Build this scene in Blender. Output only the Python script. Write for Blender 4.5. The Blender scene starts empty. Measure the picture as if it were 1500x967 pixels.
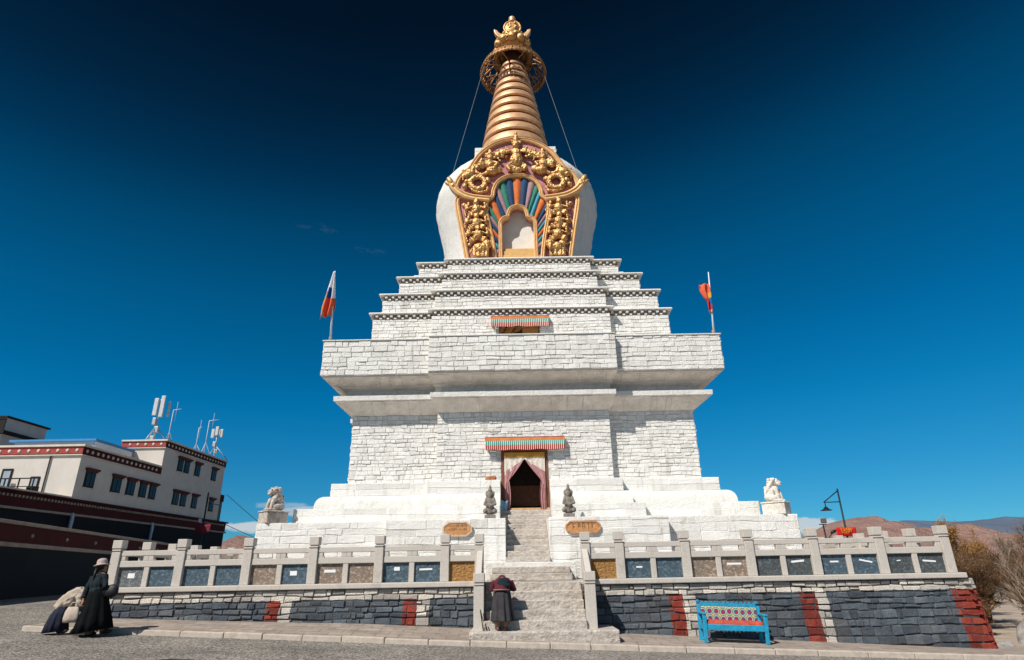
import bpy, bmesh, math, random
from mathutils import Vector, Matrix, noise
random.seed(7)
R = math.radians
sc = bpy.context.scene
COL = sc.collection
X0, YC = 0.40, 31.3          # axis of the stupa
def cs(x): return max(-1.0, min(1.0, x))

# ------------------------------------------------------------------ helpers
class MB:
    def __init__(s): s.v, s.f, s.m, s.s = [], [], [], []
    def add(s, vs, fs, mi=0, smooth=False):
        b = len(s.v); s.v += [tuple(v) for v in vs]
        for f in fs:
            s.f.append(tuple(b+i for i in f)); s.m.append(mi); s.s.append(smooth)
    def box(s, x0, x1, y0, y1, z0, z1, mi=0, T=None):
        vs = [(x0,y0,z0),(x1,y0,z0),(x1,y1,z0),(x0,y1,z0),(x0,y0,z1),(x1,y0,z1),(x1,y1,z1),(x0,y1,z1)]
        if T: vs = [T(*v) for v in vs]
        s.add(vs, [(0,3,2,1),(4,5,6,7),(0,1,5,4),(1,2,6,5),(2,3,7,6),(3,0,4,7)], mi)
    def prism(s, pts, d0, d1, axis='y', mi=0, T=None):
        """2D outline pts extruded between d0 and d1 along an axis"""
        n = len(pts)
        def P(p, d): return {'y':(p[0],d,p[1]), 'x':(d,p[0],p[1]), 'z':(p[0],p[1],d)}[axis]
        vs = [P(p,d0) for p in pts]+[P(p,d1) for p in pts]
        if T: vs = [T(*v) for v in vs]
        s.add(vs, [tuple(range(n)), tuple(range(2*n-1,n-1,-1))]+[(i,i+n,(i+1)%n+n,(i+1)%n) for i in range(n)], mi)
    def lathe(s, prof, c=(0,0,0), seg=32, mi=0, smooth=True, cap=True):
        vs = []
        for r,z in prof:
            for k in range(seg):
                a = 2*math.pi*k/seg; vs.append((c[0]+r*math.cos(a), c[1]+r*math.sin(a), c[2]+z))
        fs = []
        for i in range(len(prof)-1):
            for k in range(seg):
                k2=(k+1)%seg; fs.append((i*seg+k,i*seg+k2,(i+1)*seg+k2,(i+1)*seg+k))
        if cap:
            fs.append(tuple(range(seg-1,-1,-1))); fs.append(tuple(range((len(prof)-1)*seg,len(prof)*seg)))
        s.add(vs, fs, mi, smooth)
    def tube(s, pts, r, seg=6, mi=0, smooth=True):
        pts = [Vector(p) for p in pts]; n = len(pts)
        rs = r if isinstance(r,(list,tuple)) else [r]*n
        vs = []; up = None
        for i,p in enumerate(pts):
            d = (pts[min(i+1,n-1)]-pts[max(i-1,0)]); d = d.normalized() if d.length>1e-9 else Vector((0,0,1))
            if up is None: up = Vector((0,0,1)) if abs(d.z)<.9 else Vector((1,0,0))
            a = d.cross(up); 
            if a.length<1e-6: a = d.cross(Vector((0,1,0)))
            a.normalize(); b = d.cross(a).normalized(); up = -b if (-b).dot(up)>0 else b
            up = a.cross(d).normalized()
            for k in range(seg):
                t = 2*math.pi*k/seg; vs.append(p + (a*math.cos(t)+up*math.sin(t))*rs[i])
        fs = []
        for i in range(n-1):
            for k in range(seg):
                k2=(k+1)%seg; fs.append((i*seg+k,(i+1)*seg+k,(i+1)*seg+k2,i*seg+k2))
        fs.append(tuple(range(seg))); fs.append(tuple(range(n*seg-1,(n-1)*seg-1,-1)))
        s.add(vs, fs, mi, smooth)
    def ell(s, c, r, rot=None, mi=0, nu=12, nv=8):
        if not isinstance(r,(list,tuple)): r=(r,r,r)
        M = rot.to_matrix() if rot is not None and hasattr(rot,'to_matrix') else rot
        vs=[]; c=Vector(c)
        for j in range(1,nv):
            for k in range(nu):
                t=math.pi*j/nv; a=2*math.pi*k/nu
                p=Vector((r[0]*math.sin(t)*math.cos(a), r[1]*math.sin(t)*math.sin(a), r[2]*math.cos(t)))
                vs.append(c+(M@p if M else p))
        p=Vector((0,0,r[2])); vs.append(c+(M@p if M else p)); vs.append(c-(M@p if M else p))
        T,B=len(vs)-2,len(vs)-1; fs=[]
        for j in range(nv-2):
            for k in range(nu):
                k2=(k+1)%nu; fs.append((j*nu+k,(j+1)*nu+k,(j+1)*nu+k2,j*nu+k2))
        for k in range(nu):
            k2=(k+1)%nu; fs.append((T,k,k2)); fs.append((B,(nv-2)*nu+k2,(nv-2)*nu+k))
        s.add(vs, fs, mi, True)
    def loft(s, rings, seg=28, mi=0, smooth=True, cap=True):
        """rings: (cx,cy,z,rx,ry,pleats,amp,phase)"""
        vs=[]
        for (cx,cy,z,rx,ry,k,amp,ph) in rings:
            for i in range(seg):
                a=2*math.pi*i/seg; m=1+amp*math.cos(k*a+ph)+amp*.5*math.cos((k*2-3)*a+ph*2.3)
                vs.append((cx+rx*m*math.cos(a), cy+ry*m*math.sin(a), z))
        fs=[]
        for j in range(len(rings)-1):
            for i in range(seg):
                i2=(i+1)%seg; fs.append((j*seg+i,j*seg+i2,(j+1)*seg+i2,(j+1)*seg+i))
        if cap:
            fs.append(tuple(range(seg-1,-1,-1))); fs.append(tuple(range((len(rings)-1)*seg,len(rings)*seg)))
        s.add(vs,fs,mi,smooth)
    def quad(s,a,b,c,d,mi=0): s.add([a,b,c,d],[(0,1,2,3)],mi)
    def build(s, name, mats, parent=None, loc=None, bevel=0, recalc=False, remesh=0, smoothit=0, subsurf=0, thick=0, folds=0):
        me = bpy.data.meshes.new(name)
        me.from_pydata(s.v, [], s.f)
        if not isinstance(mats,(list,tuple)): mats=[mats]
        for m in mats: me.materials.append(m)
        me.polygons.foreach_set('material_index', s.m); me.polygons.foreach_set('use_smooth', s.s)
        if recalc:
            bm=bmesh.new(); bm.from_mesh(me); bmesh.ops.recalc_face_normals(bm, faces=bm.faces); bm.to_mesh(me); bm.free()
        me.update()
        o = bpy.data.objects.new(name, me); COL.objects.link(o)
        if parent: o.parent = parent
        if loc: o.location = loc
        if thick:
            md=o.modifiers.new('thick','SOLIDIFY'); md.thickness=thick; md.offset=0
        if bevel:
            md=o.modifiers.new('bev','BEVEL'); md.width=bevel; md.segments=2; md.limit_method='ANGLE'; md.angle_limit=R(40)
        if remesh:
            md=o.modifiers.new('rm','REMESH'); md.mode='VOXEL'; md.voxel_size=remesh; md.use_smooth_shade=True
        if smoothit:
            md=o.modifiers.new('sm','SMOOTH'); md.iterations=smoothit; md.factor=.5
        if folds:
            tx=bpy.data.textures.new('folds','CLOUDS'); tx.noise_scale=folds[1]; tx.noise_depth=3
            md=o.modifiers.new('fo','DISPLACE'); md.texture=tx; md.strength=folds[0]; md.mid_level=.5; md.texture_coords='LOCAL'
        if subsurf:
            md=o.modifiers.new('ss','SUBSURF'); md.levels=subsurf; md.render_levels=subsurf
        return o

def tag(o, label=None, cat=None, group=None, kind=None):
    if label: o['label']=label
    if cat: o['category']=cat
    if group: o['group']=group
    if kind: o['kind']=kind
    return o
def thing(name, label, cat, loc=(0,0,0), rz=0, group=None):
    o=bpy.data.objects.new(name,None); COL.objects.link(o); o.location=loc; o.rotation_euler=(0,0,rz); o.empty_display_size=.2
    return tag(o,label,cat,group)
def copy_tree(o, parent=None):
    c=o.copy(); COL.objects.link(c)
    if parent: c.parent=parent
    for ch in list(o.children): copy_tree(ch,c)
    return c

# ------------------------------------------------------------------ materials
def newmat(name):
    m=bpy.data.materials.new(name); m.use_nodes=True; nt=m.node_tree
    return m, nt, nt.nodes['Principled BSDF']
def N(nt, t, **kw):
    n=nt.nodes.new(t)
    for k,v in kw.items():
        if k.startswith('i_'):
            n.inputs[k[2:].replace('_',' ')].default_value=v
        else: setattr(n,k,v)
    return n
def ramp(nt, fac, stops, interp='LINEAR'):
    r=nt.nodes.new('ShaderNodeValToRGB'); cr=r.color_ramp; cr.interpolation=interp
    while len(cr.elements)<len(stops): cr.elements.new(.5)
    for e,(p,c) in zip(cr.elements,stops): e.position=p; e.color=(*c,1) if len(c)==3 else c
    nt.links.new(fac,r.inputs[0]); return r.outputs[0]
def mixc(nt, fac, a, b, mode='MIX'):
    m=nt.nodes.new('ShaderNodeMix'); m.data_type='RGBA'; m.blend_type=mode
    for s,v in ((m.inputs[0],fac),(m.inputs[6],a),(m.inputs[7],b)):
        if hasattr(v,'links'): nt.links.new(v,s)
        else: s.default_value = v if isinstance(v,(int,float)) else ((*v,1) if len(v)==3 else v)
    return m.outputs[2]
def mul(c,k): return tuple(min(1,x*k) for x in c)
def coords(nt, scale=(1,1,1), world=False):
    mp=N(nt,'ShaderNodeMapping'); mp.inputs['Scale'].default_value=scale
    if world: nt.links.new(N(nt,'ShaderNodeNewGeometry').outputs['Position'], mp.inputs[0])
    else: nt.links.new(N(nt,'ShaderNodeTexCoord').outputs['Object'], mp.inputs[0])
    return mp.outputs[0]
def noiseN(nt, vec, scale, detail=4, rough=.55):
    n=N(nt,'ShaderNodeTexNoise'); n.inputs['Scale'].default_value=scale; n.inputs['Detail'].default_value=detail; n.inputs['Roughness'].default_value=rough
    nt.links.new(vec,n.inputs['Vector']); return n.outputs['Fac']
def bumpN(nt, h, strength, dist, bsdf):
    b=N(nt,'ShaderNodeBump'); b.inputs['Strength'].default_value=strength; b.inputs['Distance'].default_value=dist
    nt.links.new(h,b.inputs['Height']); nt.links.new(b.outputs[0],bsdf.inputs['Normal'])
def M(name, col, rough=.85, metal=0, var=.15, vscale=5, bump=.3, bscale=40, bdist=.01, dirt=None, dscale=(1,1,1), damt=(.55,.75), spec=.3):
    m,nt,b=newmat(name)
    v=coords(nt)
    c=ramp(nt, noiseN(nt,v,vscale,6,.65), [(.28,mul(col,1-var)),(.72,mul(col,1+var))])
    if dirt:
        d=noiseN(nt,coords(nt,dscale),1.3,8,.7)
        f=ramp(nt,d,[(damt[0],(0,0,0)),(damt[1],(1,1,1))])
        c=mixc(nt,f,c,dirt)
    nt.links.new(c,b.inputs['Base Color'])
    b.inputs['Roughness'].default_value=rough; b.inputs['Metallic'].default_value=metal; b.inputs['Specular IOR Level'].default_value=spec
    if bump: bumpN(nt, noiseN(nt,v,bscale,5,.6), bump, bdist, b)
    return m
MORTAR= M('old_mortar',(.60,.565,.52),.95,var=.2,vscale=7,bump=.8,bscale=25,bdist=.02,spec=.1)
DENT  = M('cornice_brown_shade',(.30,.235,.175),.9,var=.3,vscale=8,bump=.3)  # brown ground behind the dentils, with the slab's shade put into the colour
BALU  = M('grey_granite',(.52,.475,.425),.8,var=.16,vscale=30,bump=.5,bscale=90,bdist=.006,dirt=(.36,.32,.27),dscale=(2,2,1),damt=(.55,.8))
SLABS = M('stair_stone',(.50,.45,.40),.88,var=.26,vscale=9,bump=1,bscale=14,bdist=.05,dirt=(.29,.245,.205),dscale=(2,2,6),damt=(.48,.7))
GOLD  = M('gilded_copper',(.60,.34,.13),.46,metal=.6,var=.35,vscale=5,bump=.8,bscale=16,bdist=.03,spec=.5,dirt=(.20,.10,.04),dscale=(3,3,3),damt=(.56,.74))
RINGG = M('gilt_ring',(.64,.37,.20),.48,metal=.4,var=.25,vscale=3,bump=.3,bscale=12,bdist=.015,spec=.5)
OCHRE = M('gold_paint',(.74,.45,.20),.5,metal=.25,var=.2,vscale=4,bump=.4,bscale=20,bdist=.015)
PINK  = M('faded_plum_paint',(.46,.20,.22),.8,var=.4,vscale=3,bump=.3,bscale=15)
CREAM = M('cream_plaster',(.74,.70,.62),.9,var=.08,vscale=3,bump=.3,bscale=12)
DARKIN= M('dark_interior',(.035,.022,.016),.9,var=.4)  # near-black colour for the entrance walls and the window opening
WOODF = M('painted_wood',(.20,.075,.04),.7,var=.3,vscale=8)
BRONZE= M('dark_gilt_bronze',(.40,.21,.085),.5,metal=.5,var=.4,vscale=5,bump=.8,bscale=16,bdist=.03,dirt=(.08,.045,.03),dscale=(3,3,3),damt=(.5,.7))
def whitewash(name,col,sc_,bd):
    m,nt,b=newmat(name); v=coords(nt)
    c=ramp(nt,noiseN(nt,v,2.2,6,.65),[(.28,mul(col,.95)),(.72,mul(col,1.05))])
    d=noiseN(nt,coords(nt,(2.6,2.6,.35)),1.3,9,.72)
    c=mixc(nt,ramp(nt,d,[(.53,(0,0,0)),(.82,(1,1,1))]),c,(.50,.45,.385))
    fl=noiseN(nt,coords(nt,(1,1,1.7)),7.5,7,.72)
    c=mixc(nt,ramp(nt,fl,[(.66,(0,0,0)),(.72,(1,1,1))]),c,(.42,.37,.32))
    c=mixc(nt,1,c,ramp(nt,N(nt,'ShaderNodeNewGeometry').outputs['Random Per Island'],[(0,(.86,.855,.84)),(.35,(.97,.97,.965)),(1,(1.03,1.03,1.03))]),'MULTIPLY') if 'stone' in name else c
    nt.links.new(c,b.inputs['Base Color']); b.inputs['Roughness'].default_value=.92; b.inputs['Specular IOR Level'].default_value=.15
    h=mixc(nt,.5,noiseN(nt,v,sc_,6,.7),noiseN(nt,v,sc_*3.2,5,.6)); bumpN(nt,h,1.0,bd,b); return m
WHITE=whitewash('whitewashed_stone',(.85,.835,.80),10,.07); PLAST=whitewash('white_render',(.72,.705,.67),6,.06)
UNDER=M('bare_tan_stone_shaded',(.75,.69,.62),.95,var=.2,vscale=2,bump=1,bscale=12,bdist=.05,spec=.1)  # bare tan stone of the coves, part of their shade put into the colour
def stain(c,n,r=.8): return M(n,c,r,var=.2,vscale=6,bump=.25,bscale=25)
RB = {k:stain(c,'painted_'+k) for k,c in dict(orange=(.62,.15,.035),teal=(.02,.17,.19),navy=(.015,.055,.13),green=(.03,.20,.14),mauve=(.34,.2,.22),sky=(.06,.28,.38)).items()}

# ------------------------------------------------------------------ stone facing
def facing(mb, O, U, Nn, w, h, V=(0,0,1), ch=(.17,.27), sl=(.28,.75), t=(.012,.045), gap=.016, mi=0, holes=(), edge=.014):
    O,U,Nn,V=Vector(O),Vector(U),Vector(Nn),Vector(V)
    rows=[0]; 
    while rows[-1]<h-.001:
        s=random.uniform(*ch); 
        if h-rows[-1]-s<ch[0]*.6: s=h-rows[-1]
        rows.append(rows[-1]+s)
    if len(rows)>2 and rows[-1]>h: rows[-1]=h
    ph=[random.uniform(0,6.3) for _ in rows]
    def vb(i,u):
        if i==0: return 0
        if i==len(rows)-1: return h
        return rows[i]+.018*math.sin(u*1.9+ph[i])+.010*math.sin(u*5.3+ph[i]*2)
    for i in range(len(rows)-1):
        u=0; rh=rows[i+1]-rows[i]
        while u<w-.01:
            l=random.uniform(*sl)*(1 if random.random()>.15 else .55)
            if w-u-l<sl[0]*.5: l=w-u
            u0,u1=u,u+l; u=u1
            vm=(rows[i]+rows[i+1])/2
            if any(a-.05<(u0+u1)/2<b+.05 and c-.05<vm<d+.05 for a,b,c,d in holes): continue
            g=gap*random.choice((.1,.3,.6,1,1.7))
            tt=random.uniform(*t); e=edge*random.uniform(.6,1.5); ev=edge*random.uniform(.6,1.4)
            nu=4 if l<.4 else 5
            us=[u0+g*.5,u0+e]+[u0+(u1-u0)*k/(nu-3) for k in range(1,nu-3)]+[u1-e,u1-g*.5]
            tilt=random.uniform(-.3,.3); tv=random.uniform(-.25,.3)
            vs=[]
            for jj in range(4):
                for ii,uu in enumerate(us):
                    a,b=vb(i,uu)+g*.5,vb(i+1,uu)-g*.5
                    vv=(a,a+ev,b-ev,b)[jj]
                    inner = 0<ii<len(us)-1 and 0<jj<3
                    ce = (ii in(0,len(us)-1)) and jj in (0,3)
                    du=random.uniform(-.008,.008); dv=random.uniform(-.008,.008)
                    if ce: du+= (e*.3 if ii==0 else -e*.3); dv+=(ev*.3 if jj==0 else -ev*.3)
                    tv=tv*.5 if mi==0 and edge>.02 else tv
                    nn = tt*(1+tilt*((uu-u0)/l-.5)+tv*(jj-1.5)/1.5)*random.uniform(.8,1.15) if inner else -.004
                    vs.append(O+U*(uu+du)+V*(vv+dv)+Nn*nn)
            n=len(us)
            mb.add(vs,[(jj*n+ii,jj*n+ii+1,(jj+1)*n+ii+1,(jj+1)*n+ii) for jj in range(3) for ii in range(n-1)],mi,False)
def plan(hw,c,p,n=None,nd=None):
    pts=[(-hw,-hw),(-c,-hw),(-c,-hw-p)]
    if n: pts+=[(-n,-hw-p),(-n,-nd),(n,-nd),(n,-hw-p)]
    pts+=[(c,-hw-p),(c,-hw),(hw,-hw),(hw,-c),(hw+p,-c),(hw+p,c),(hw,c),(hw,hw),(c,hw),(c,hw+p),(-c,hw+p),(-c,hw),(-hw,hw),(-hw,c),(-hw-p,c),(-hw-p,-c),(-hw,-c)]
    return pts
def sweep(mb, rings, mi=0, bottom=True, top=True, smooth=False):
    """rings: (plan points, z)"""
    n=len(rings[0][0]); vs=[(x,y,z) for pts,z in rings for x,y in pts]; fs=[]
    for k in range(len(rings)-1):
        for i in range(n):
            i2=(i+1)%n; fs.append((k*n+i,k*n+i2,(k+1)*n+i2,(k+1)*n+i))
    if bottom: fs.append(tuple(range(n-1,-1,-1)))
    if top: fs.append(tuple(range((len(rings)-1)*n,len(rings)*n)))
    mb.add(vs,fs,mi,smooth)
def tier_facing(mb,hw,c,p,z0,z1,n=0,mi=0,sides=True,holes=(),**kw):
    h=z1-z0; f=((1,0,0),(0,-1,0))
    facing(mb,(-hw,-hw,z0),*f,hw-c,h,mi=mi,**kw)
    facing(mb,(c,-hw,z0),*f,hw-c,h,mi=mi,**kw)
    if n:
        facing(mb,(-c,-hw-p,z0),*f,c-n,h,mi=mi,**kw); facing(mb,(n,-hw-p,z0),*f,c-n,h,mi=mi,**kw)
    else: facing(mb,(-c,-hw-p,z0),*f,2*c,h,mi=mi,holes=holes,**kw)
    if sides:
        for s in (-1,1):
            U=(0,s,0); Nn=(s,0,0)
            for a,b,d in ((-hw,-c,hw),(-c,c,hw+p),(c,hw,hw)):
                facing(mb,(s*d, a if s>0 else -a, z0),U,Nn,b-a,h,mi=mi,**kw)

# ------------------------------------------------------------------ the stupa
P=.34
ST=thing('stupa','tall whitewashed Tibetan stupa with stepped tiers, a swelling dome and a gilded ringed spire','stupa',(X0,YC,0))
NW=.95                                              # half width of the stair notch
def tier(name, rings, stone=None, mats=None, **kw):
    mb=MB(); sweep(mb,rings,1)
    if stone: tier_facing(mb,*stone,**kw)
    return mb.build(name,mats or [WHITE,MORTAR],ST)
# lowest tier and plinth steps (hw,c,p)
tier('base_tier',[(plan(9.45,4.83,.5,.74,7.4),.5),(plan(9.45,4.83,.5,.74,7.4),2.86)],(9.45,4.83,.5,.5,2.85),n=.74,ch=(.2,.32),sl=(.45,1.5),t=(.006,.03),gap=.012,mats=[WHITE,WHITE])
# slightly proud cap course
tier('plinth_step',[(plan(8.54,4.32,P,NW,7.3),2.862),(plan(8.54,4.32,P,NW,7.3),3.4)],(8.54,4.32,P,2.87,3.39),n=NW,ch=(.22,.3),sl=(.8,2.4),t=(.006,.02),gap=.007,mats=[WHITE,WHITE])
rb=[]
for k in range(9):
    a=k/8*math.pi/2; o=.36*(1-math.cos(a))**1.3; rb.append((plan(8.0-o,4.0-o*.4,P,NW,6),3.402+.52*math.sin(a)))
mb=MB(); sweep(mb,rb,0); mb.build('rounded_plinth',[PLAST],ST)
tier('plinth_step',[(plan(7.54,3.75,P,NW,6),3.924),(plan(7.54,3.75,P,NW,6),4.42)],(7.54,3.75,P,3.93,4.41),n=NW,ch=(.2,.28),sl=(.8,2.4),t=(.006,.02),gap=.007,mats=[WHITE,WHITE])
# body
mb=MB(); DN=.93
sweep(mb,[(plan(7.03,3.5,P,DN,6),4.422),(plan(7.03,3.5,P,DN,6),5.7)],1)
sweep(mb,[(plan(7.03,3.5,P),5.702),(plan(7.03,3.5,P),7.2)],1)
tier_facing(mb,7.03,3.5,P,4.43,7.2,holes=((3.5-DN,3.5+DN,-.2,1.27),),ch=(.11,.20),sl=(.18,.5),t=(.008,.042),gap=.02)
mb.build('main_body',[WHITE,MORTAR],ST)
# cornice: lower cove, fascia, recessed neck, upper cove
mb=MB()
def pl(hw,c): return plan(hw,c,P)
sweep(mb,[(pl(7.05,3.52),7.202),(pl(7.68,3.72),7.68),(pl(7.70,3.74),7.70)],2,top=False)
sweep(mb,[(pl(7.72,3.74),7.70),(pl(7.73,3.74),7.89),(pl(7.30,3.6),7.93)],0)
sweep(mb,[(pl(7.30,3.6),7.932),(pl(7.32,3.6),8.2)],1,top=False)
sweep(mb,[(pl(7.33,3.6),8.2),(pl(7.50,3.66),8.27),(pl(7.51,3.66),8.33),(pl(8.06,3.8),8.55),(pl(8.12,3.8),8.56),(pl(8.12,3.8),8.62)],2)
f_=((1,0,0),(0,-1,0))
for a0,w_,hw_ in ((-7.3,3.68,7.30),(3.62,3.68,7.30),(-3.6,7.2,7.30+P)): facing(mb,(a0,-hw_,7.94),*f_,w_,.26,ch=(.24,.28),sl=(.3,.6),gap=.02,t=(.01,.03),mi=1)
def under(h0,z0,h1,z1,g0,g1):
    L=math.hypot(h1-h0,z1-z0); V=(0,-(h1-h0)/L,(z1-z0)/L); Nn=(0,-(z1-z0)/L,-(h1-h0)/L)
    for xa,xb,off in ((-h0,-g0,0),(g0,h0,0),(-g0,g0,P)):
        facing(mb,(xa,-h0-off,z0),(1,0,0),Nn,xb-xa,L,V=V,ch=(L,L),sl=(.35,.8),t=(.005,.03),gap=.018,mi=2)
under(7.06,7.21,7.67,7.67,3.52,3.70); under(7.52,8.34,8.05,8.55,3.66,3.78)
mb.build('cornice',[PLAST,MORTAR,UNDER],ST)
tier('parapet_band',[(pl(8.18,3.8),8.622),(pl(8.18,3.8),10.1)],(8.185,3.8,P,8.63,10.09),ch=(.15,.25),sl=(.25,.6),t=(.008,.042),gap=.02)
mb=MB(); sweep(mb,[(pl(8.25,3.82),10.102),(pl(8.25,3.82),10.16)],0); mb.build('parapet_coping',[PLAST],ST,bevel=.02)
# terraces with dentil cornices
def terrace(hw,c,z0,z1,win=False):
    mb=MB()
    hol=((c-.97,c+.81,.5,1.3),) if win else ()
    sweep(mb,[(pl(hw,c),z0),(pl(hw,c),z1-.30)],1)
    tier_facing(mb,hw,c,P,z0+.01,z1-.30,holes=hol,ch=(.12,.20),sl=(.2,.5),t=(.008,.04),gap=.02)
    t=mb.build('terrace',[WHITE,MORTAR],ST)
    mb=MB(); sweep(mb,[(pl(hw+.19,c+.19),z1-.068),(pl(hw+.15,c+.15),z1)],0); mb.build('cornice_slab',[PLAST],t,bevel=.015)
    mb=MB(); sweep(mb,[(pl(hw-.02,c-.02),z1-.298),(pl(hw-.02,c-.02),z1-.07)],1)
    def row(O,U,Nn,w,first=.08):
        O,U,Nn=Vector(O),Vector(U),Vector(Nn); k=int(w/.30); st=w/k
        for i in range(k):
            u=(i+.5)*st+random.uniform(-.015,.015); s=.055
            for (a,b,zz,d) in ((u-s,u+s,(z1-.20,z1-.09),.12),(u-s+.0,u+s-.0,(z1-.295,z1-.215),.055)):
                if zz[0]<z1-.25: a+=st*.5; b+=st*.5-.0
                if b>w: continue
                vs=[]
                for z in zz:
                    for (uu,n) in ((a,-.02),(b,-.02),(b,d),(a,d)): vs.append(O+U*uu+Nn*n+Vector((0,0,z)))
                mb.add(vs,[(0,1,2,3),(4,7,6,5),(0,4,5,1),(1,5,6,2),(2,6,7,3),(3,7,4,0)])
    row((-hw,-hw,0),(1,0,0),(0,-1,0),hw-c); row((c,-hw,0),(1,0,0),(0,-1,0),hw-c); row((-c,-hw-P,0),(1,0,0),(0,-1,0),2*c)
    for s in (-1,1):
        for a,b,d in ((-hw,-c,hw),(-c,c,hw+P),(c,hw,hw)): row((s*d,a if s>0 else -a,0),(0,s,0),(s,0,0),b-a)
    mb.build('cornice_frieze',[PLAST,DENT],t,recalc=True)
terrace(6.62,3.95,10.0,12.0,True)
terrace(6.30,3.88,11.95,13.08)
terrace(5.70,3.66,13.03,14.25)
terrace(4.92,3.5,14.2,15.42)
# dome
mb=MB(); prof=[(3.95,15.38),(4.0,16.3),(4.12,17.3),(4.32,18.5),(4.58,19.7),(4.78,20.6),(4.86,21.3),(4.78,21.95),(4.5,22.5),(4.05,22.9),(3.4,23.15),(2.4,23.3)]
def spl(pr,k=4):
    out=[]
    for i in range(len(pr)-1):
        p0,p1,p2,p3=pr[max(i-1,0)],pr[i],pr[i+1],pr[min(i+2,len(pr)-1)]
        for j in range(k):
            t=j/k; out.append(tuple(.5*(2*p1[d]+(p2[d]-p0[d])*t+(2*p0[d]-5*p1[d]+4*p2[d]-p3[d])*t*t+(-p0[d]+3*p1[d]-3*p2[d]+p3[d])*t**3) for d in range(len(p1))))
    out.append(pr[-1]); return out
pr=spl(prof)
SEG=160; vs=[]
for r,z in pr:
    for k in range(SEG):
        a=2*math.pi*k/SEG; q=Vector((r*math.cos(a),r*math.sin(a),z)); rr=r+.05*(noise.noise(q*2.2))+.03*noise.noise(q*6)
        vs.append((rr*math.cos(a),rr*math.sin(a),z))
mb.add(vs,[(i*SEG+k,i*SEG+(k+1)%SEG,(i+1)*SEG+(k+1)%SEG,(i+1)*SEG+k) for i in range(len(pr)-1) for k in range(SEG)]+[tuple(range((len(pr)-1)*SEG,len(pr)*SEG))],0,True)
mb.build('dome',[PLAST],ST)
# harmika block
mb=MB(); sweep(mb,[([(-2.38,-2.38),(2.38,-2.38),(2.38,2.38),(-2.38,2.38)],22.9),([(-2.38,-2.38),(2.38,-2.38),(2.38,2.38),(-2.38,2.38)],24.45)],1)
facing(mb,(-2.38,-2.38,23.2),(1,0,0),(0,-1,0),4.76,1.24,ch=(.2,.3)); facing(mb,(-2.38,2.38,23.2),(0,-1,0),(-1,0,0),4.76,1.24); facing(mb,(2.38,-2.38,23.2),(0,1,0),(1,0,0),4.76,1.24)
mb.build('harmika',[WHITE,MORTAR],ST)
# spire: 13 rings, core coloured near-black so the grooves read dark
mb=MB(); mb.lathe([(2.20,24.452),(.70,33.6),(.5,34.6)],seg=48); mb.build('spire_core',[M('spire_core_dark',(.07,.025,.015),.8)],ST)
zs=24.50
for k in range(13):
    f=k/12; h=.86-.30*f; r=2.34-1.60*f; nx=2.34-1.60*(k+1)/12
    mb=MB(); g_=h*.70; q=(r-nx)*.55
    mb.lathe([(r*.9,zs+.02),(r-.03,zs),(r+.02,zs+.05),(r+.01,zs+.12),(r-q,zs+g_-.05),(r-q-.03,zs+g_),(r*.80,zs+g_+.01)],seg=64,cap=False)
    mb.build('spire_ring',[RINGG],ST); zs+=h
# umbrella, openwork
um=MB(); RU,ZU=2.18,32.42
um.lathe([(.62,33.95),(.70,34.12),(.95,34.02),(1.32,33.55),(1.30,33.47),(.95,33.8)],seg=40,cap=False)
umb=um.build('umbrella',[BRONZE],ST)
mb=MB()
for r,z,t in ((RU,ZU,.075),(RU-.10,ZU+.34,.06),(1.32,33.5,.06)):
    mb.tube([(r*math.cos(2*math.pi*k/56),r*math.sin(2*math.pi*k/56),z) for k in range(57)],t,6)
mb.build('umbrella_rim',[BRONZE],umb)
mb=MB()
for k in range(56):                                     # pierced rim band
    a0,a1=2*math.pi*k/56,2*math.pi*(k+(.62 if k%2 else .86))/56
    zl,zh=(ZU+.02,ZU+.33) if k%2 else (ZU+.06+.03*(k%3),ZU+.28)
    def bp(a,z,o): r=RU-.10*(z-ZU)/.34+o; return (r*math.cos(a),r*math.sin(a),z)
    vs=[bp(a0,zl,0),bp(a1,zl,0),bp(a1,zh,0),bp(a0,zh,0)]+[bp(a0,zl,.03),bp(a1,zl,.03),bp(a1,zh,.03),bp(a0,zh,.03)]
    mb.add(vs,[(3,2,1,0),(4,5,6,7),(0,1,5,4),(1,2,6,5),(2,3,7,6),(3,0,4,7)])
    mb.tube([bp(a0,ZU,.02),bp((a0+a1)/2,ZU-.13,.03),bp(a1,ZU,.02)],.035,4)
mb.build('umbrella_band',[BRONZE],umb)
mb=MB()
for k in range(14):
    a=2*math.pi*(k+.5)/14
    def pp(r,z,da=0): return (r*math.cos(a+da),r*math.sin(a+da),z)
    mb.tube([pp(1.30,33.5),pp(1.62,33.22),pp(1.88,32.98),pp(RU-.10,ZU+.34)],.06,5)
    mb.tube([pp(1.5,33.3),pp(1.72,33.1,.2),pp(1.9,32.95,.28),pp(1.98,32.88,.15),pp(1.84,32.98,.08),pp(1.75,33.08,.16)],.05,5)
    mb.tube([pp(1.95,32.9,-.12),pp(1.8,33.0,-.2),pp(1.62,33.2,-.1)],.045,5)
mb.build('umbrella_scrollwork',[BRONZE],umb)
mb=MB()
for k in range(8):
    a=2*math.pi*(k+.5)/8; mb.tube([(RU*math.cos(a),RU*math.sin(a),ZU+.1),(.85*math.cos(a),.85*math.sin(a),ZU+.5)],.035,5)
mb.build('umbrella_spokes',[BRONZE],umb)
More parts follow.
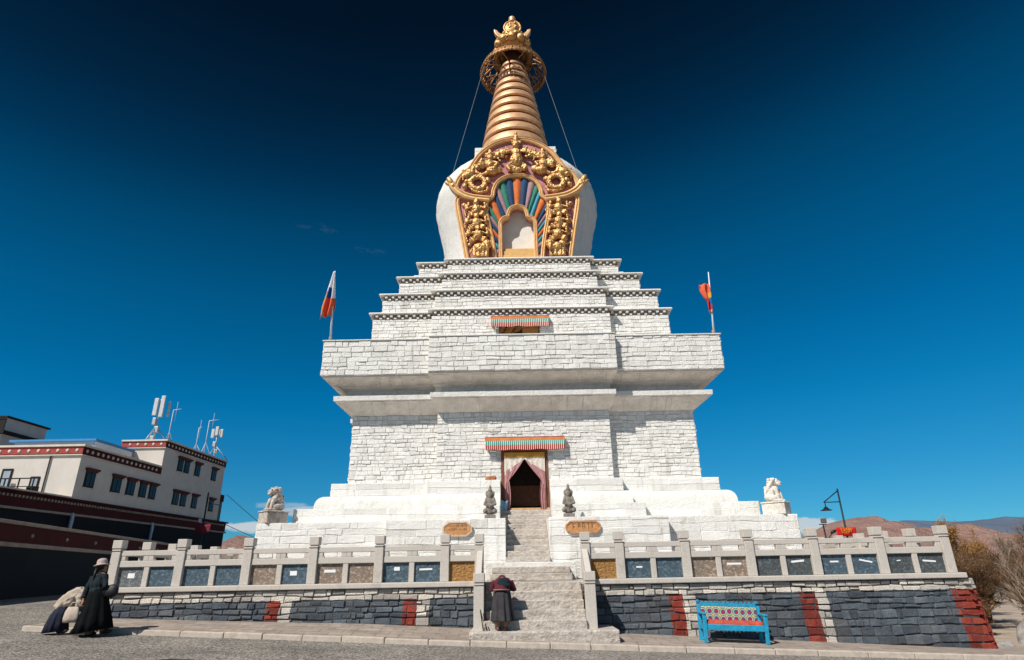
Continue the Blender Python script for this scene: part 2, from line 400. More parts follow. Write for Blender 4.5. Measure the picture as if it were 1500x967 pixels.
# lotus crown, crescent, disc, jewel
mb=MB(); mb.lathe([(.62,34.2),(.95,34.5),(1.1,34.85),(1.0,35.2),(.7,35.4),(.3,35.5)],seg=40)
for k in range(11):
    a=2*math.pi*k/11+.1
    for dz,rr,s in ((34.75,1.05,.30),(35.12,.92,.24)):
        b=a+(.28 if dz>35 else 0); mb.ell((rr*math.cos(b),rr*math.sin(b),dz),(s,s*.9,s*1.15))
        mb.tube([((rr+.22)*math.cos(b+t*.16),(rr+.22)*math.sin(b+t*.16),dz-.16+.1*abs(t)) for t in (-1,-.3,.3,1)],.06,5)
for k in range(60):
    a=random.uniform(0,6.28); z=random.uniform(34.45,35.35); r_=1.12-.9*abs(z-34.9)**1.5
    mb.tube([((r_+.12)*math.cos(a+d*.12),(r_+.12)*math.sin(a+d*.12),z+.11*math.sin(d*3+k)) for d in (-1,-.4,.2,.8,1.2)],.045,5)
mb.build('lotus_crown',[GOLD],ST)
mb=MB(); out=[]
for k in range(21):
    t=math.pi*(1+k/20); out.append((1.30*math.cos(t),36.42+1.12*math.sin(t)))
for k in range(1,20):
    t=math.pi*(2-k/20); out.append((1.10*math.cos(t)*.98,36.45+.66*math.sin(t)))
mb.prism(out,-.16,.16); mb.build('crescent_moon',[RINGG],ST,bevel=.05)
mb=MB(); mb.ell((0,0,36.55),(.58,.30,.64),nu=28,nv=16); 
mb.tube([(.58*math.cos(2*math.pi*k/32),-.12,36.55+.63*math.sin(2*math.pi*k/32)) for k in range(33)],.07,6)
for k in range(9): mb.ell((random.uniform(-.3,.3),-.28,36.55+random.uniform(-.35,.35)),(.1,.05,.1))
mb.build('sun_disc',[GOLD],ST)
mb=MB(); mb.lathe([(.1,37.1),(.24,37.18),(.26,37.24),(.2,37.3),(.26,37.42),(.24,37.55),(.12,37.7),(.03,37.82)],seg=20); mb.build('jewel_finial',[RINGG],ST)

# niche panel on the dome (panel plane y = -4.9 in stupa coordinates)
YP=-4.9
def mirror(pts): return pts+[(-x,z) for x,z in reversed(pts)]
outl=spl([(-2.55,15.44),(-2.85,17.2),(-3.12,18.7),(-3.1,19.15),(-3.0,19.35),(-3.2,19.75),(-3.1,20.3),(-2.8,20.75),(-2.5,21.0),(-2.28,21.4),(-1.88,22.02),(-1.25,22.55),(-.6,22.82),(0,22.88)],4)
OUT=mirror(outl[:-1]+[(0,22.88)])
opn=spl([(-.84,15.44),(-.84,16.5),(-.84,17.35),(-.84,17.62),(-.70,17.86),(-.48,17.98),(-.44,18.2),(-.30,18.48),(0,18.6)],4)
OPN=mirror(opn)
arch=spl([(-1.17,15.44),(-1.32,16.6),(-1.52,17.7),(-1.64,18.4),(-1.56,18.9),(-1.28,19.2),(-1.22,19.6),(-.98,20.1),(-.5,20.42),(0,20.5)],4)
ARC=mirror(arch)
mb=MB(); 
poly=OUT+list(reversed(OPN))
mb.prism(poly,YP,YP+1.25); mb.prism([(-1.0,15.44),(1.0,15.44),(1.0,18.9),(-1.0,18.9)],YP+.42,YP+.47,mi=1)
NP=mb.build('niche_panel',[PINK,CREAM],ST,recalc=True)
def band(name,path,w,y0,y1,mat,par,bulge=0):
    """moulded band following a path, in the panel plane"""
    mb=MB(); n=len(path); L=[];Rr=[]
    for i,p in enumerate(path):
        a=Vector(path[max(i-1,0)]);b=Vector(path[min(i+1,n-1)]); d=(b-a).normalized(); nn=Vector((-d.y,d.x)); L.append(Vector(p)+nn*w/2); Rr.append(Vector(p)-nn*w/2)
    vs=[]
    for i in range(n):
        for k,(f,yy) in enumerate(((0,y1),(0.0,y0+.05),(.25,y0),(.42,y0+.05),(.58,y0+.05),(.75,y0),(1,y0+.05),(1,y1))):
            q=L[i].lerp(Rr[i],f); vs.append((q.x,yy,q.y))
    fs=[(i*8+k,(i+1)*8+k,(i+1)*8+k+1,i*8+k+1) for i in range(n-1) for k in range(7)]
    fs+= [tuple(range(8)), tuple((n-1)*8+k for k in range(7,-1,-1))]
    mb.add(vs,fs); return mb.build(name,mat,par,recalc=True)
band('niche_border',OUT,.26,YP-.16,YP+.3,[OCHRE],NP)
band('arch_border',ARC,.22,YP-.26,YP+.05,[OCHRE],NP)
band('opening_border',[(x*1.06,z+.03) for x,z in OPN],.20,YP-.2,YP+.05,[OCHRE],NP)
for s in (-1,1):
    pth=spl([(s*1.45,18.98),(s*1.9,19.04),(s*2.5,19.16),(s*3.0,19.42),(s*3.28,19.72),(s*3.42,20.02)],4)
    band('scroll_band',pth,.34,YP-.34,YP+.02,[OCHRE],NP)
    mb=MB(); mb.ell((s*3.5,YP-.2,20.15),(.16,.16,.3),Matrix.Rotation(s*.5,3,'Y')); mb.ell((s*3.36,YP-.2,19.86),(.2,.16,.16)); mb.ell((s*3.62,YP-.2,20.0),(.1,.1,.2),Matrix.Rotation(s*.9,3,'Y')); mb.build('scroll_tip',[GOLD],NP)
# rainbow fan between opening and arch
def resamp(pts,n):
    d=[0]
    for a,b in zip(pts,pts[1:]): d.append(d[-1]+math.hypot(b[0]-a[0],b[1]-a[1]))
    out=[]
    for k in range(n+1):
        t=d[-1]*k/n; i=0
        while i<len(d)-2 and d[i+1]<t: i+=1
        f=(t-d[i])/max(1e-9,d[i+1]-d[i]); out.append((pts[i][0]+(pts[i+1][0]-pts[i][0])*f,pts[i][1]+(pts[i+1][1]-pts[i][1])*f))
    return out
NB=27; oi=resamp([(x*1.12,z+.06) for x,z in OPN],NB*3); oo=resamp([(x*.92,z-.1) for x,z in ARC],NB*3)
ordr=['navy','mauve','sky','navy','orange','navy','mauve','green','orange','navy','mauve','green','navy','orange','navy','mauve','green','sky','orange','navy','mauve','sky','orange','sky','mauve','navy','sky']
for k in range(NB):
    vs=[]
    for j in range(4):
        i=k*3+j; a,b=Vector(oi[i]),Vector(oo[i]); y=YP-.03-.11*math.sin(math.pi*j/3)
        for f in (0,.33,.66,1): q=a.lerp(b,f); vs.append((q.x,y-(.04 if 0<f<1 else 0),q.y))
    mb=MB(); mb.add(vs,[(j*4+f,(j+1)*4+f,(j+1)*4+f+1,j*4+f+1) for j in range(3) for f in range(3)],0,True)
    mb.build('arch_petal',[RB[ordr[k]]],NP)
mb=MB(); mb.box(-1.05,1.05,YP-.12,YP+.4,15.44,15.75); mb.box(-.98,.98,YP-.06,YP+.4,15.752,16.02); mb.box(-.9,.9,YP+.02,YP+.4,16.022,16.2); mb.build('niche_sill',[M('gilt_sill',(.66,.40,.15),.5,metal=.4)],NP,bevel=.02)
# gilded relief figures
def fig(ells,tubes,vox=.035):
    mb=MB()
    for e in ells: mb.ell((e[0],YP+e[1],e[2]),e[3:6] if len(e)<7 else e[3:6], Matrix.Rotation(e[6],3,'Y') if len(e)>6 else None)
    for t in tubes:
        r=t[0]; mb.tube([(x,YP+y,z) for x,y,z in t[1]],r,7)
    return mb.build('gilded_figure',[GOLD],NP,remesh=.026,smoothit=1,folds=(.085,.085))
# winged figure at the top of the arch
fig([(0,-.25,21.35,.36,.34,.42),(0,-.3,21.8,.27,.25,.3),(0,-.36,22.28,.21,.21,.24),(0,-.33,22.62,.15,.14,.2),(0,-.32,22.9,.1,.1,.16),(0,-.32,23.1,.07,.07,.1),(0,-.55,22.22,.07,.1,.07),
     (-.2,-.34,22.5,.08,.08,.12),(.2,-.34,22.5,.08,.08,.12),(-.35,-.2,20.95,.22,.2,.2),(.35,-.2,20.95,.22,.2,.2),(0,-.2,20.9,.45,.16,.28)]
    +[(s*(.5+.22*k),-.16,22.05-.02*k*k-.05*k,.26,.12,.19,s*(.3+.1*k)) for s in(-1,1) for k in range(4)]+[(s*(.75+.17*k),-.13,21.78+.03*k,.15,.1,.16) for s in(-1,1) for k in range(3)],
    [(.08,[(s*.2,-.35,21.95),(s*.5,-.45,21.75),(s*.55,-.5,22.05)]) for s in(-1,1)]+[(.09,[(s*.25,-.3,21.2),(s*.5,-.35,20.9),(s*.35,-.4,20.65)]) for s in(-1,1)])
for s in (-1,1):
    # serpent-tailed figure with tall headdress
    fig([(s*1.42,-.2,21.15,.26,.24,.3),(s*1.4,-.26,21.55,.17,.17,.2),(s*1.4,-.24,21.8,.22,.14,.12),(s*1.2,-.2,21.78,.1,.1,.17),(s*1.6,-.2,21.78,.1,.1,.17),(s*1.4,-.2,21.98,.1,.1,.18),(s*1.3,-.2,20.75,.34,.26,.24),(s*1.85,-.22,21.15,.26,.2,.26),(s*.95,-.2,20.85,.2,.16,.2)],
        [(.085,[(s*1.25,-.25,21.3),(s*1.0,-.35,21.15),(s*1.15,-.42,20.9)]),(.085,[(s*1.6,-.25,21.3),(s*1.85,-.35,21.4),(s*1.95,-.35,21.15)]),
         (.11,[(s*1.5,-.2,20.7),(s*1.8,-.2,20.5),(s*2.1,-.2,20.62),(s*2.2,-.18,20.9),(s*2.05,-.18,21.1)]),(.07,[(s*.85,-.15,21.4),(s*1.0,-.15,21.6),(s*.85,-.15,21.8),(s*1.05,-.15,21.95)])])
    # curled sea-creature
    c=(s*2.05,20.02)
    fig([(s*2.45,-.22,20.62,.3,.22,.24),(s*2.62,-.25,20.45,.2,.16,.16),(s*2.6,-.2,20.1,.17,.14,.15),(s*2.3,-.22,20.9,.16,.14,.14),(s*1.55,-.18,20.2,.18,.14,.16),(s*2.75,-.18,19.85,.13,.12,.16)],
        [(.15,[(c[0]+.38*math.cos(a),-.2,c[1]+.38*math.sin(a)) for a in [2*math.pi*k/14 for k in range(15)]]),
         (.08,[(s*2.5,-.2,19.85),(s*2.3,-.2,19.55),(s*1.95,-.2,19.42),(s*1.6,-.2,19.5),(s*1.5,-.2,19.75)]),(.06,[(s*2.7,-.2,20.7),(s*2.85,-.2,20.5),(s*2.82,-.2,20.2)]),(.07,[(s*2.3,-.2,21.0),(s*2.15,-.2,21.15),(s*1.98,-.18,21.05)])])
    # pillar figures, stacked
    for z,x,k in ((18.35,2.1,0),(17.55,2.08,1),(16.85,2.0,2),(16.05,1.9,3)):
        x*=s
        if k<3:
            fig([(x,-.24,z,.26,.24,.3),(x+.03*s,-.32,z+.36,.16,.16,.18),(x,-.28,z+.56,.13,.1,.1),(x-.28,-.22,z-.28,.2,.18,.15),(x+.28,-.22,z-.28,.2,.18,.15),(x+.5,-.14,z+.15,.16,.1,.2),(x-.5,-.14,z+.2,.14,.1,.18)],
                [(.08,[(x-.2,-.3,z+.15),(x-.46,-.36,z+.02),(x-.4,-.36,z+.36)]),(.08,[(x+.2,-.3,z+.15),(x+.46,-.36,z),(x+.42,-.36,z+.34)]),(.07,[(x-.15,-.3,z-.15),(x-.38,-.36,z-.2),(x-.2,-.38,z-.42)]),(.07,[(x+.15,-.3,z-.15),(x+.38,-.36,z-.2),(x+.2,-.38,z-.42)]),
                 (.05,[(x-.55,-.1,z-.3),(x-.65,-.1,z),(x-.5,-.1,z+.25),(x-.6,-.1,z+.45)])])
        else:
            fig([(x,-.3,z,.42,.28,.28),(x-.32*s,-.4,z+.16,.24,.24,.24),(x-.36*s,-.56,z-.05,.09,.1,.2),(x+.3,-.26,z+.25,.2,.16,.18)],[(.11,[(x+d,-.36,z-.1),(x+d,-.38,z-.5)]) for d in (-.28,-.08,.16,.32)]+[(.05,[(x+.4*s,-.2,z+.1),(x+.52*s,-.2,z-.2)])])
    mb=MB()
    for (xx,zz,r) in ((2.75,18.75,.14),(1.62,18.72,.13),(2.6,17.0,.13),(1.55,17.25,.1),(2.45,16.4,.12),(1.45,16.5,.1),(.55,21.75,.12),(2.2,21.2,.1),(1.0,22.15,.09),(2.85,20.9,.08)): mb.ell((s*xx,YP-.05,zz),(r,.12,r))
    mb.build('gilded_rosettes',[GOLD],NP)

# ---- doorway in the body: front of central bay at y=-7.37
YB=-7.03-P
mb=MB()
mb.box(-DN,DN,-6.02,-5.9,3.0,6.0)                       # back of the dark entrance
mb.box(-DN+.002,-.74,-6.9,-6.0,3.42,5.68); mb.box(.74,DN-.002,-6.9,-6.0,3.42,5.68)
mb.box(-.74,.74,-6.06,-6.022,3.6,4.4,1)
DR=mb.build('doorway',[DARKIN,WOODF],ST)
mb=MB(); mb.box(-DN,-DN+.13,YB-.03,YB+.25,3.36,5.69); mb.box(DN-.13,DN,YB-.03,YB+.25,3.36,5.69); mb.box(-DN+.13,DN-.13,YB-.03,YB+.25,5.52,5.69); mb.build('door_frame',[WOODF],DR,bevel=.012)
mb=MB(); mb.box(-NW+.01,NW-.01,YB-.08,YB+.4,3.302,3.40); mb.build('threshold',[M('worn_wood',(.50,.32,.16),.7,var=.3)],DR,bevel=.01)
mb=MB(); mb.box(-DN+.002,DN-.002,-6.9,-5.9,2.9,3.30); mb.build('entrance_floor',[SLABS],DR)

# ---- steps of the upper flight (inside the notch), part of the stupa
for k in range(10):
    z1=1.42+(k+1)*.188; y0=-10.15+k*.268; nwid=.735 if z1<2.86 else NW-.01
    mb=MB(); mb.box(-nwid,nwid,y0,-6.85 if z1>2.86 else -7.42,z1-.186-(.3 if k else .5),z1)
    mb.build('upper_step',[SLABS],ST,bevel=.02)

# ------------------------------------------------------------------ terrace platform, balustrade, lower stairs
XL,XR,YF=-10.78,11.55,16.88
mb=MB(); pf=[(XL,YF),(XR,YF),(XR,46),(XL,46)]
def infl(d): return [(XL-d,YF-d),(XR+d,YF-d),(XR+d,46),(XL-d,46)]
def paint():
    m,nt,b=newmat('painted_rubble')
    g=N(nt,'ShaderNodeNewGeometry'); sx=N(nt,'ShaderNodeSeparateXYZ'); nt.links.new(g.outputs['Position'],sx.inputs[0])
    ns=noiseN(nt,g.outputs['Position'],5,4); ns2=noiseN(nt,g.outputs['Position'],1.4,6,.7)
    def mth(op,a,b2,c=None):
        n=N(nt,'ShaderNodeMath',operation=op)
        for i,v in enumerate((a,b2,c)):
            if v is None: continue
            if hasattr(v,'links'): nt.links.new(v,n.inputs[i])
            else: n.inputs[i].default_value=v
        return n.outputs[0]
    wob=mth('MULTIPLY',mth('SUBTRACT',ns,.5),.11)
    x=mth('ADD',sx.outputs[0],wob); z=mth('ADD',sx.outputs[2],mth('MULTIPLY',wob,.8))
    grey=ramp(nt,noiseN(nt,g.outputs['Position'],3.5,7,.7),[(.25,(.055,.070,.088)),(.55,(.105,.126,.150)),(.8,(.175,.188,.20))])
    grey=mixc(nt,ramp(nt,ns2,[(.52,(0,0,0)),(.75,(1,1,1))]),grey,(.11,.10,.095))
    wht=ramp(nt,ns2,[(.3,(.62,.58,.52)),(.7,(.50,.455,.40))])
    red=ramp(nt,ns,[(.3,(.21,.032,.022)),(.7,(.30,.06,.04))])
    c=grey
    def inr(a,b2): return mth('MULTIPLY',mth('GREATER_THAN',x,a),mth('LESS_THAN',x,b2))
    for a,b2,cc in ((-6.43,-6.09,red),(-6.09,-5.8,wht),(-2.92,-2.57,red),(-2.57,-2.25,wht),(3.9,4.26,red),(4.26,4.58,wht),(7.25,7.67,red),(7.67,7.95,wht),(11.18,13,red),(-12.2,-10.7,red)):
        c=mixc(nt,inr(a,b2),c,cc)
    c=mixc(nt,mth('GREATER_THAN',z,.585),c,wht)
    c=mixc(nt,1,c,ramp(nt,g.outputs['Random Per Island'],[(0,(.62,.62,.64)),(.5,(.98,.98,.98)),(1,(1.35,1.33,1.3))]),'MULTIPLY')
    nt.links.new(c,b.inputs['Base Color']); b.inputs['Roughness'].default_value=.85; b.inputs['Specular IOR Level'].default_value=.25
    bumpN(nt,mixc(nt,.5,noiseN(nt,g.outputs['Position'],9,6,.7),noiseN(nt,g.outputs['Position'],35,5,.65)),1,.09,b); return m
RUB=paint()
PLAT=thing('stone_platform','low rubble stone platform under the stupa painted slate grey with red and white stripes','platform',(0,0,0))
sweep(mb,[(infl(.30),-1.3),(infl(0),.84)],1)
def slanted(O,U,Nn,w,**k):
    V=Vector((0,0,1))+Vector(Nn)*-.14; O=Vector(O); facing(mb,O,U,Nn,w,2.12,V=V,**k)
kw=dict(ch=(.12,.22),sl=(.2,.5),t=(.012,.05),gap=.026,edge=.02)
slanted((XL-.3,YF-.3,-1.29),(1,0,0),(0,-1,0),XR-XL+.6,**kw)
slanted((XL-.3,46,-1.29),(0,-1,0),(-1,0,0),29,**kw); slanted((XR+.3,YF-.3,-1.29),(0,1,0),(1,0,0),29,**kw)
mb.build('platform_wall',[RUB,M('dark_mortar',(.06,.06,.062),.95,var=.3)],PLAT)
mb=MB(); mb.box(XL-.12,-1.0,YF-.12,17.6,.842,.97); mb.box(1.84,XR+.12,YF-.12,17.6,.842,.97); mb.box(XL-.12,XL+.7,17.602,46,.842,.97); mb.box(XR-.7,XR+.12,17.602,46,.842,.97)
mb.build('coping',[BALU],PLAT,bevel=.02)
mb=MB(); mb.box(XL+.702,XR-.702,17.602,46,.842,.93); mb.box(-.998,1.838,16.9,17.6,.842,.93); mb.build('terrace_paving',[SLABS],PLAT)

def post(mb,x,y,z0,z1,w=.12,T=None):
    mb.box(x-w,x+w,y-w,y+w,z0,z1-.30,0,T); mb.box(x-w+.02,x+w-.02,y-w+.02,y+w-.02,z1-.30,z1-.275,0,T)
    mb.box(x-w-.005,x+w+.005,y-w-.005,y+w+.005,z1-.275,z1-.235,0,T); mb.box(x-w+.02,x+w-.02,y-w+.02,y+w-.02,z1-.235,z1-.21,0,T)
    mb.box(x-w-.012,x+w+.012,y-w-.012,y+w+.012,z1-.21,z1,0,T)
def slate(n,c,v=.3,sc=9): return M(n,c,.6,var=v,vscale=sc,bump=1,bscale=26,bdist=.02,dirt=mul(c,2.6),dscale=(9,9,11),damt=(.5,.66))
PANELS={'b':slate('blue_slate',(.055,.085,.11)),'g':slate('grey_slate',(.11,.12,.125)),'n':slate('brown_slate',(.20,.155,.12),.2),'d':slate('dark_slate',(.06,.07,.075)),'o':M('gilt_relief',(.34,.18,.06),.5,metal=.3,var=.5,vscale=18,bump=1,bscale=16,bdist=.05)}
PAPER=M('paper',(.78,.79,.80),.8,var=.04)
def balustrade(name,label,us,n0,kinds,T,firstpost=True,lastpost=True,notes={}):
    root=thing(name,label,'balustrade',(0,0,0),group='carved stone balustrades round the platform')
    for i,u in enumerate(us):
        if (i==0 and not firstpost) or (i==len(us)-1 and not lastpost): continue
        mb=MB(); post(mb,u,n0,.972,2.14,.115,T); mb.build('post',[BALU],root,bevel=.012,recalc=True)
    for i,(a,b) in enumerate(zip(us,us[1:])):
        ks=kinds[i]; a+=.115; b-=.115
        mb=MB()
        e=.07
        mb.box(a,b,n0-e,n0+e,1.74,1.87,0,T); mb.box(a,b,n0-e,n0+e,1.46,1.615,0,T)
        m=len(ks); wd=(b-a)/m; ed=[a]
        for k in range(m): ed.append(a+wd*(k+1))
        for k in range(m):                       # pierced slots
            l,r=ed[k],ed[k+1]; s=wd*.18
            mb.box(l,l+s,n0-e+.01,n0+e-.01,1.615,1.74,0,T); mb.box(r-s,r,n0-e+.01,n0+e-.01,1.615,1.74,0,T)
            mb.box(l+s,l+s+.03,n0-e+.02,n0+e-.02,1.615,1.65,0,T)
        mb.build('rail',[BALU],root,bevel=.012,recalc=True)
        for k in range(1,m):
            mb=MB(); mb.box(ed[k]-.07,ed[k]+.07,n0-.06,n0+.06,.972,1.46,0,T); mb.build('baluster',[BALU],root,bevel=.01,recalc=True)
        for k in range(m):
            l=ed[k]+(.07 if k else 0); r=ed[k+1]-(.07 if k<m-1 else 0)
            mb=MB(); mb.box(l,r,n0-.005,n0+.03,.972,1.459,0,T); pn=mb.build('carved_panel',[PANELS[ks[k]]],root,recalc=True)
            nt=notes.get((i,k))
            if nt:
                w,h,ang=nt; cu=(l+r)/2+random.uniform(-.05,.05); cz=1.27+random.uniform(-.03,.05); mb=MB()
                pts=[(cu+math.cos(ang)*p-math.sin(ang)*q, cz+math.sin(ang)*p+math.cos(ang)*q) for p,q in ((-w,-h),(w,-h),(w,h),(-w,h))]
                vs=[T(p,n0-.012,q) for p,q in pts]+[T(p,n0-.006,q) for p,q in pts]
                mb.add(vs,[(0,1,2,3),(7,6,5,4),(0,4,5,1),(1,5,6,2),(2,6,7,3),(3,7,4,0)]); mb.build('paper_note',[PAPER],pn,recalc=True)
    return root
front=lambda u,n,z:(u,n,z)
balustrade('stone_balustrade','grey granite balustrade with slate panels in front, left of the stairs',[-10.65,-8.92,-7.14,-5.39,-3.64,-1.89,-.98],17.0,['gb','bb','nb','nn','bb','o'],front,notes={(0,0):(.09,.06,0),(2,1):(.09,.055,0),(3,0):(.15,.035,0),(4,0):(.075,.045,0),(4,1):(.17,.022,.02)})
balustrade('stone_balustrade','grey granite balustrade with slate panels in front, right of the stairs',[1.85,2.75,4.5,6.2,7.92,9.67,11.42],17.0,['o','bb','nn','dd','bb','dd'],front,notes={(2,1):(.19,.025,0),(3,1):(.17,.025,.08),(4,0):(.11,.02,0),(4,1):(.17,.02,-.2),(5,0):(.05,.012,.1),(5,1):(.17,.02,-.08),(1,0):(.08,.02,0)})
sideL=lambda u,n,z:(-10.65+(n-17),u,z); sideR=lambda u,n,z:(11.42-(n-17),u,z)
ys=[17.0+1.36*k for k in range(0,15)]
balustrade('stone_balustrade','grey granite balustrade running back along the left side of the platform',ys,17.0,['d']*14,sideL,firstpost=False)
balustrade('stone_balustrade','grey granite balustrade running back along the right side of the platform',ys,17.0,['d']*14,sideR,firstpost=False)

SR=thing('staircase','worn stone staircase with granite handrail posts climbing to the platform','staircase',(0,0,0))
mb=MB(); mb.box(-1.12,2.36,15.36,16.9,-.75,-.09); mb.build('bottom_slab',[SLABS],SR,bevel=.03)
for k in range(5):
    mb=MB(); mb.box(-.80,1.66,15.70+.252*k,17.3,-.3 if k==0 else -.09+.204*k-.1,-.09+.204*(k+1)); mb.build('step',[SLABS],SR,bevel=.022)
for x0,x1,y0,z0,z1 in ((-.75,1.58,18.15,.93,1.12),(-.70,1.54,18.45,1.122,1.30),(-.9,1.75,18.75,.932,1.42)):
    mb=MB(); mb.box(x0,x1,y0,21.6,z0,z1); mb.build('step',[SLABS if z1<1.4 else WHITE],SR,bevel=.02)
for s,xr,xf in ((-1,-.98,-.92),(1,1.85,1.79)):
    mb=MB(); post(mb,xf,15.9,-.5,1.17,.125); mb.build('newel_post',[BALU],SR,bevel=.014,recalc=True)
    mb=MB(); c=(xr+xf)/2; mb.prism([(16.03,.98),(16.88,1.72),(16.88,1.50),(16.03,.72)],c-.075,c+.075,'x'); mb.prism([(16.03,.60),(16.88,1.30),(16.88,.45),(16.03,-.25)],c-.055,c+.055,'x'); mb.build('sloping_rail',[BALU],SR,bevel=.014,recalc=True)

# ------------------------------------------------------------------ ground, road, pavement
def lerp_tab(x,tab):
    if x<=tab[0][0]: return tab[0][1]
    for (a,va),(b,vb) in zip(tab,tab[1:]):
        if x<=b:
            t=(x-a)/(b-a); return va+(vb-va)*t
    return tab[-1][1]
GT=[(-60,.50),(-20,.50),(-15,.42),(-11,.12),(-8.4,.0),(-.9,-.35),(6.6,-.65),(12,-.86),(20,-1.0),(60,-1.3)]
def g(x): return lerp_tab(x,GT)
def pave(x,y):
    top=lerp_tab(x,[(-11.5,.28),(-9.5,.22),(-6.8,.12),(-4.1,.04),(-1.2,-.12),(2.3,-.27),(6.4,-.49),(11.5,-.77),(20,-1.0)])
    base=g(x)+.11; t=max(0,min(1,(y-15.3)/1.4)); return base+(top-base)*t
def sheet(name,xs,ys,zf,mat,kind='structure',skip=None):
    mb=MB(); vs=[(x,y,zf(x,y)) for y in ys for x in xs]; n=len(xs)
    mb.add(vs,[(j*n+i,j*n+i+1,(j+1)*n+i+1,(j+1)*n+i) for j in range(len(ys)-1) for i in range(n-1)],0,True)
    return tag(mb.build(name,mat),kind=kind)
def asphalt():
    m,nt,b=newmat('asphalt'); v=coords(nt,world=True)
    base=ramp(nt,noiseN(nt,v,.6,6,.65),[(.28,(.135,.126,.117)),(.5,(.20,.187,.173)),(.72,(.27,.25,.228))])
    vo=N(nt,'ShaderNodeTexVoronoi'); vo.inputs['Scale'].default_value=38; nt.links.new(v,vo.inputs['Vector'])
    sp=N(nt,'ShaderNodeSeparateColor'); nt.links.new(vo.outputs['Color'],sp.inputs[0])
    st=ramp(nt,sp.outputs[0],[(.2,(.45,.43,.41)),(.55,(1,1,1)),(.9,(1.9,1.85,1.75))])
    c=mixc(nt,1,base,st,'MULTIPLY'); nt.links.new(c,b.inputs['Base Color']); b.inputs['Roughness'].default_value=.9; b.inputs['Specular IOR Level'].default_value=.25
    bumpN(nt,vo.outputs['Distance'],.8,.012,b); return m
def flag():
    m,nt,b=newmat('pavement_flags'); v=coords(nt,world=True)
    bk=N(nt,'ShaderNodeTexBrick'); nt.links.new(v,bk.inputs['Vector']); bk.inputs['Scale'].default_value=1; bk.inputs['Brick Width'].default_value=.55; bk.inputs['Row Height'].default_value=.3; bk.inputs['Mortar Size'].default_value=.014; bk.inputs['Bias'].default_value=0
    bk.inputs['Color1'].default_value=(.29,.245,.215,1); bk.inputs['Color2'].default_value=(.36,.31,.27,1); bk.inputs['Mortar'].default_value=(.22,.185,.16,1)
    c=mixc(nt,.7,bk.outputs['Color'],ramp(nt,noiseN(nt,v,3,8,.7),[(.28,(.5,.46,.43)),(.5,(.95,.93,.9)),(.72,(1.25,1.22,1.2))]),'MULTIPLY')
    nt.links.new(c,b.inputs['Base Color']); b.inputs['Roughness'].default_value=.9; b.inputs['Specular IOR Level'].default_value=.2
    bumpN(nt,mixc(nt,.5,bk.outputs['Fac'],noiseN(nt,v,30,5)),.6,-.012,b); return m
DIRT=M('dry_earth',(.24,.19,.145),.95,var=.3,vscale=.5,bump=.8,bscale=4,bdist=.05)
def rng(a,b,n): return [a+(b-a)*i/n for i in range(n+1)]
far=[-12000,-5000,-2000,-800,-300,-120]
sheet('ground',far+rng(-60,60,60)+[-x for x in reversed(far)],[-400,-100]+rng(-30,60,45)+[120,300,800,2000,5000,12000],lambda x,y:g(x)-.05,[DIRT])
sheet('road',rng(-40,14,54),rng(-24,44,34),lambda x,y:g(x)+.0,[asphalt()])
YK=15.0
def yk(x): return YK+.0*x
xs=rng(-11.2,13.5,62)
mb=MB(); ysn=[15.16,15.3,15.6,16,16.4,16.8,17.2]
vs=[(x,y,pave(x,y)) for y in ysn for x in xs]; n=len(xs)
mb.add(vs,[(j*n+i,j*n+i+1,(j+1)*n+i+1,(j+1)*n+i) for j in range(len(ysn)-1) for i in range(n-1)],0,True)
mb.add([(-11.2,y,pave(-11.2,y)) for y in ysn]+[(-11.2,y,-.2) for y in ysn],[(j+1,j,j+7,j+8) for j in range(6)])
tag(mb.build('pavement',[flag()]),kind='structure')
# kerb of long stones
mb=MB(); x=-11.25
while x<13.5:
    l=random.uniform(.82,1.0) if x<0 else random.uniform(.9,1.1); x1=x+l-.012; z0,z1=g(x),g(x1); d=random.uniform(-.012,.012); e=random.uniform(-.012,.008)
    vs=[(x,15.0+d,z0-.2),(x1,15.0+d,z1-.2),(x1,15.158,z1-.2),(x,15.158,z0-.2),(x,15.02+d,z0+.115+e),(x1,15.02+d,z1+.115+e),(x1,15.158,z1+.118+e),(x,15.158,z0+.118+e)]
    mb.add(vs,[(0,3,2,1),(4,5,6,7),(0,1,5,4),(1,2,6,5),(2,3,7,6),(3,0,4,7)]); x+=l
tag(mb.build('kerb',[M('kerb_stone',(.46,.395,.335),.85,var=.2,vscale=6,bump=.6,bscale=30)],bevel=.02),kind='structure')
sheet('dirt_verge',rng(12.0,40,28),rng(15.2,40,25),lambda x,y:g(x)+.03-.0+.05*noise.noise(Vector((x*.6,y*.6,0))),[M('verge_earth',(.36,.29,.23),.95,var=.25,vscale=1.2,bump=.8,bscale=9,bdist=.03)])
mb=MB(); gx=-7.0; mb.lathe([(.40,0),(.40,.012),(.36,.016),(.36,.010),(.10,.010),(.09,.016)],(0,0,0),28); mh=tag(mb.build('manhole_cover',[M('cast_iron',(.05,.05,.055),.6,metal=.6)],loc=(-5.9,11.45,g(-5.9)-.002)),'round dark iron manhole cover set in the grey road','manhole cover'); mh.rotation_euler=(0,R(2.5),0)

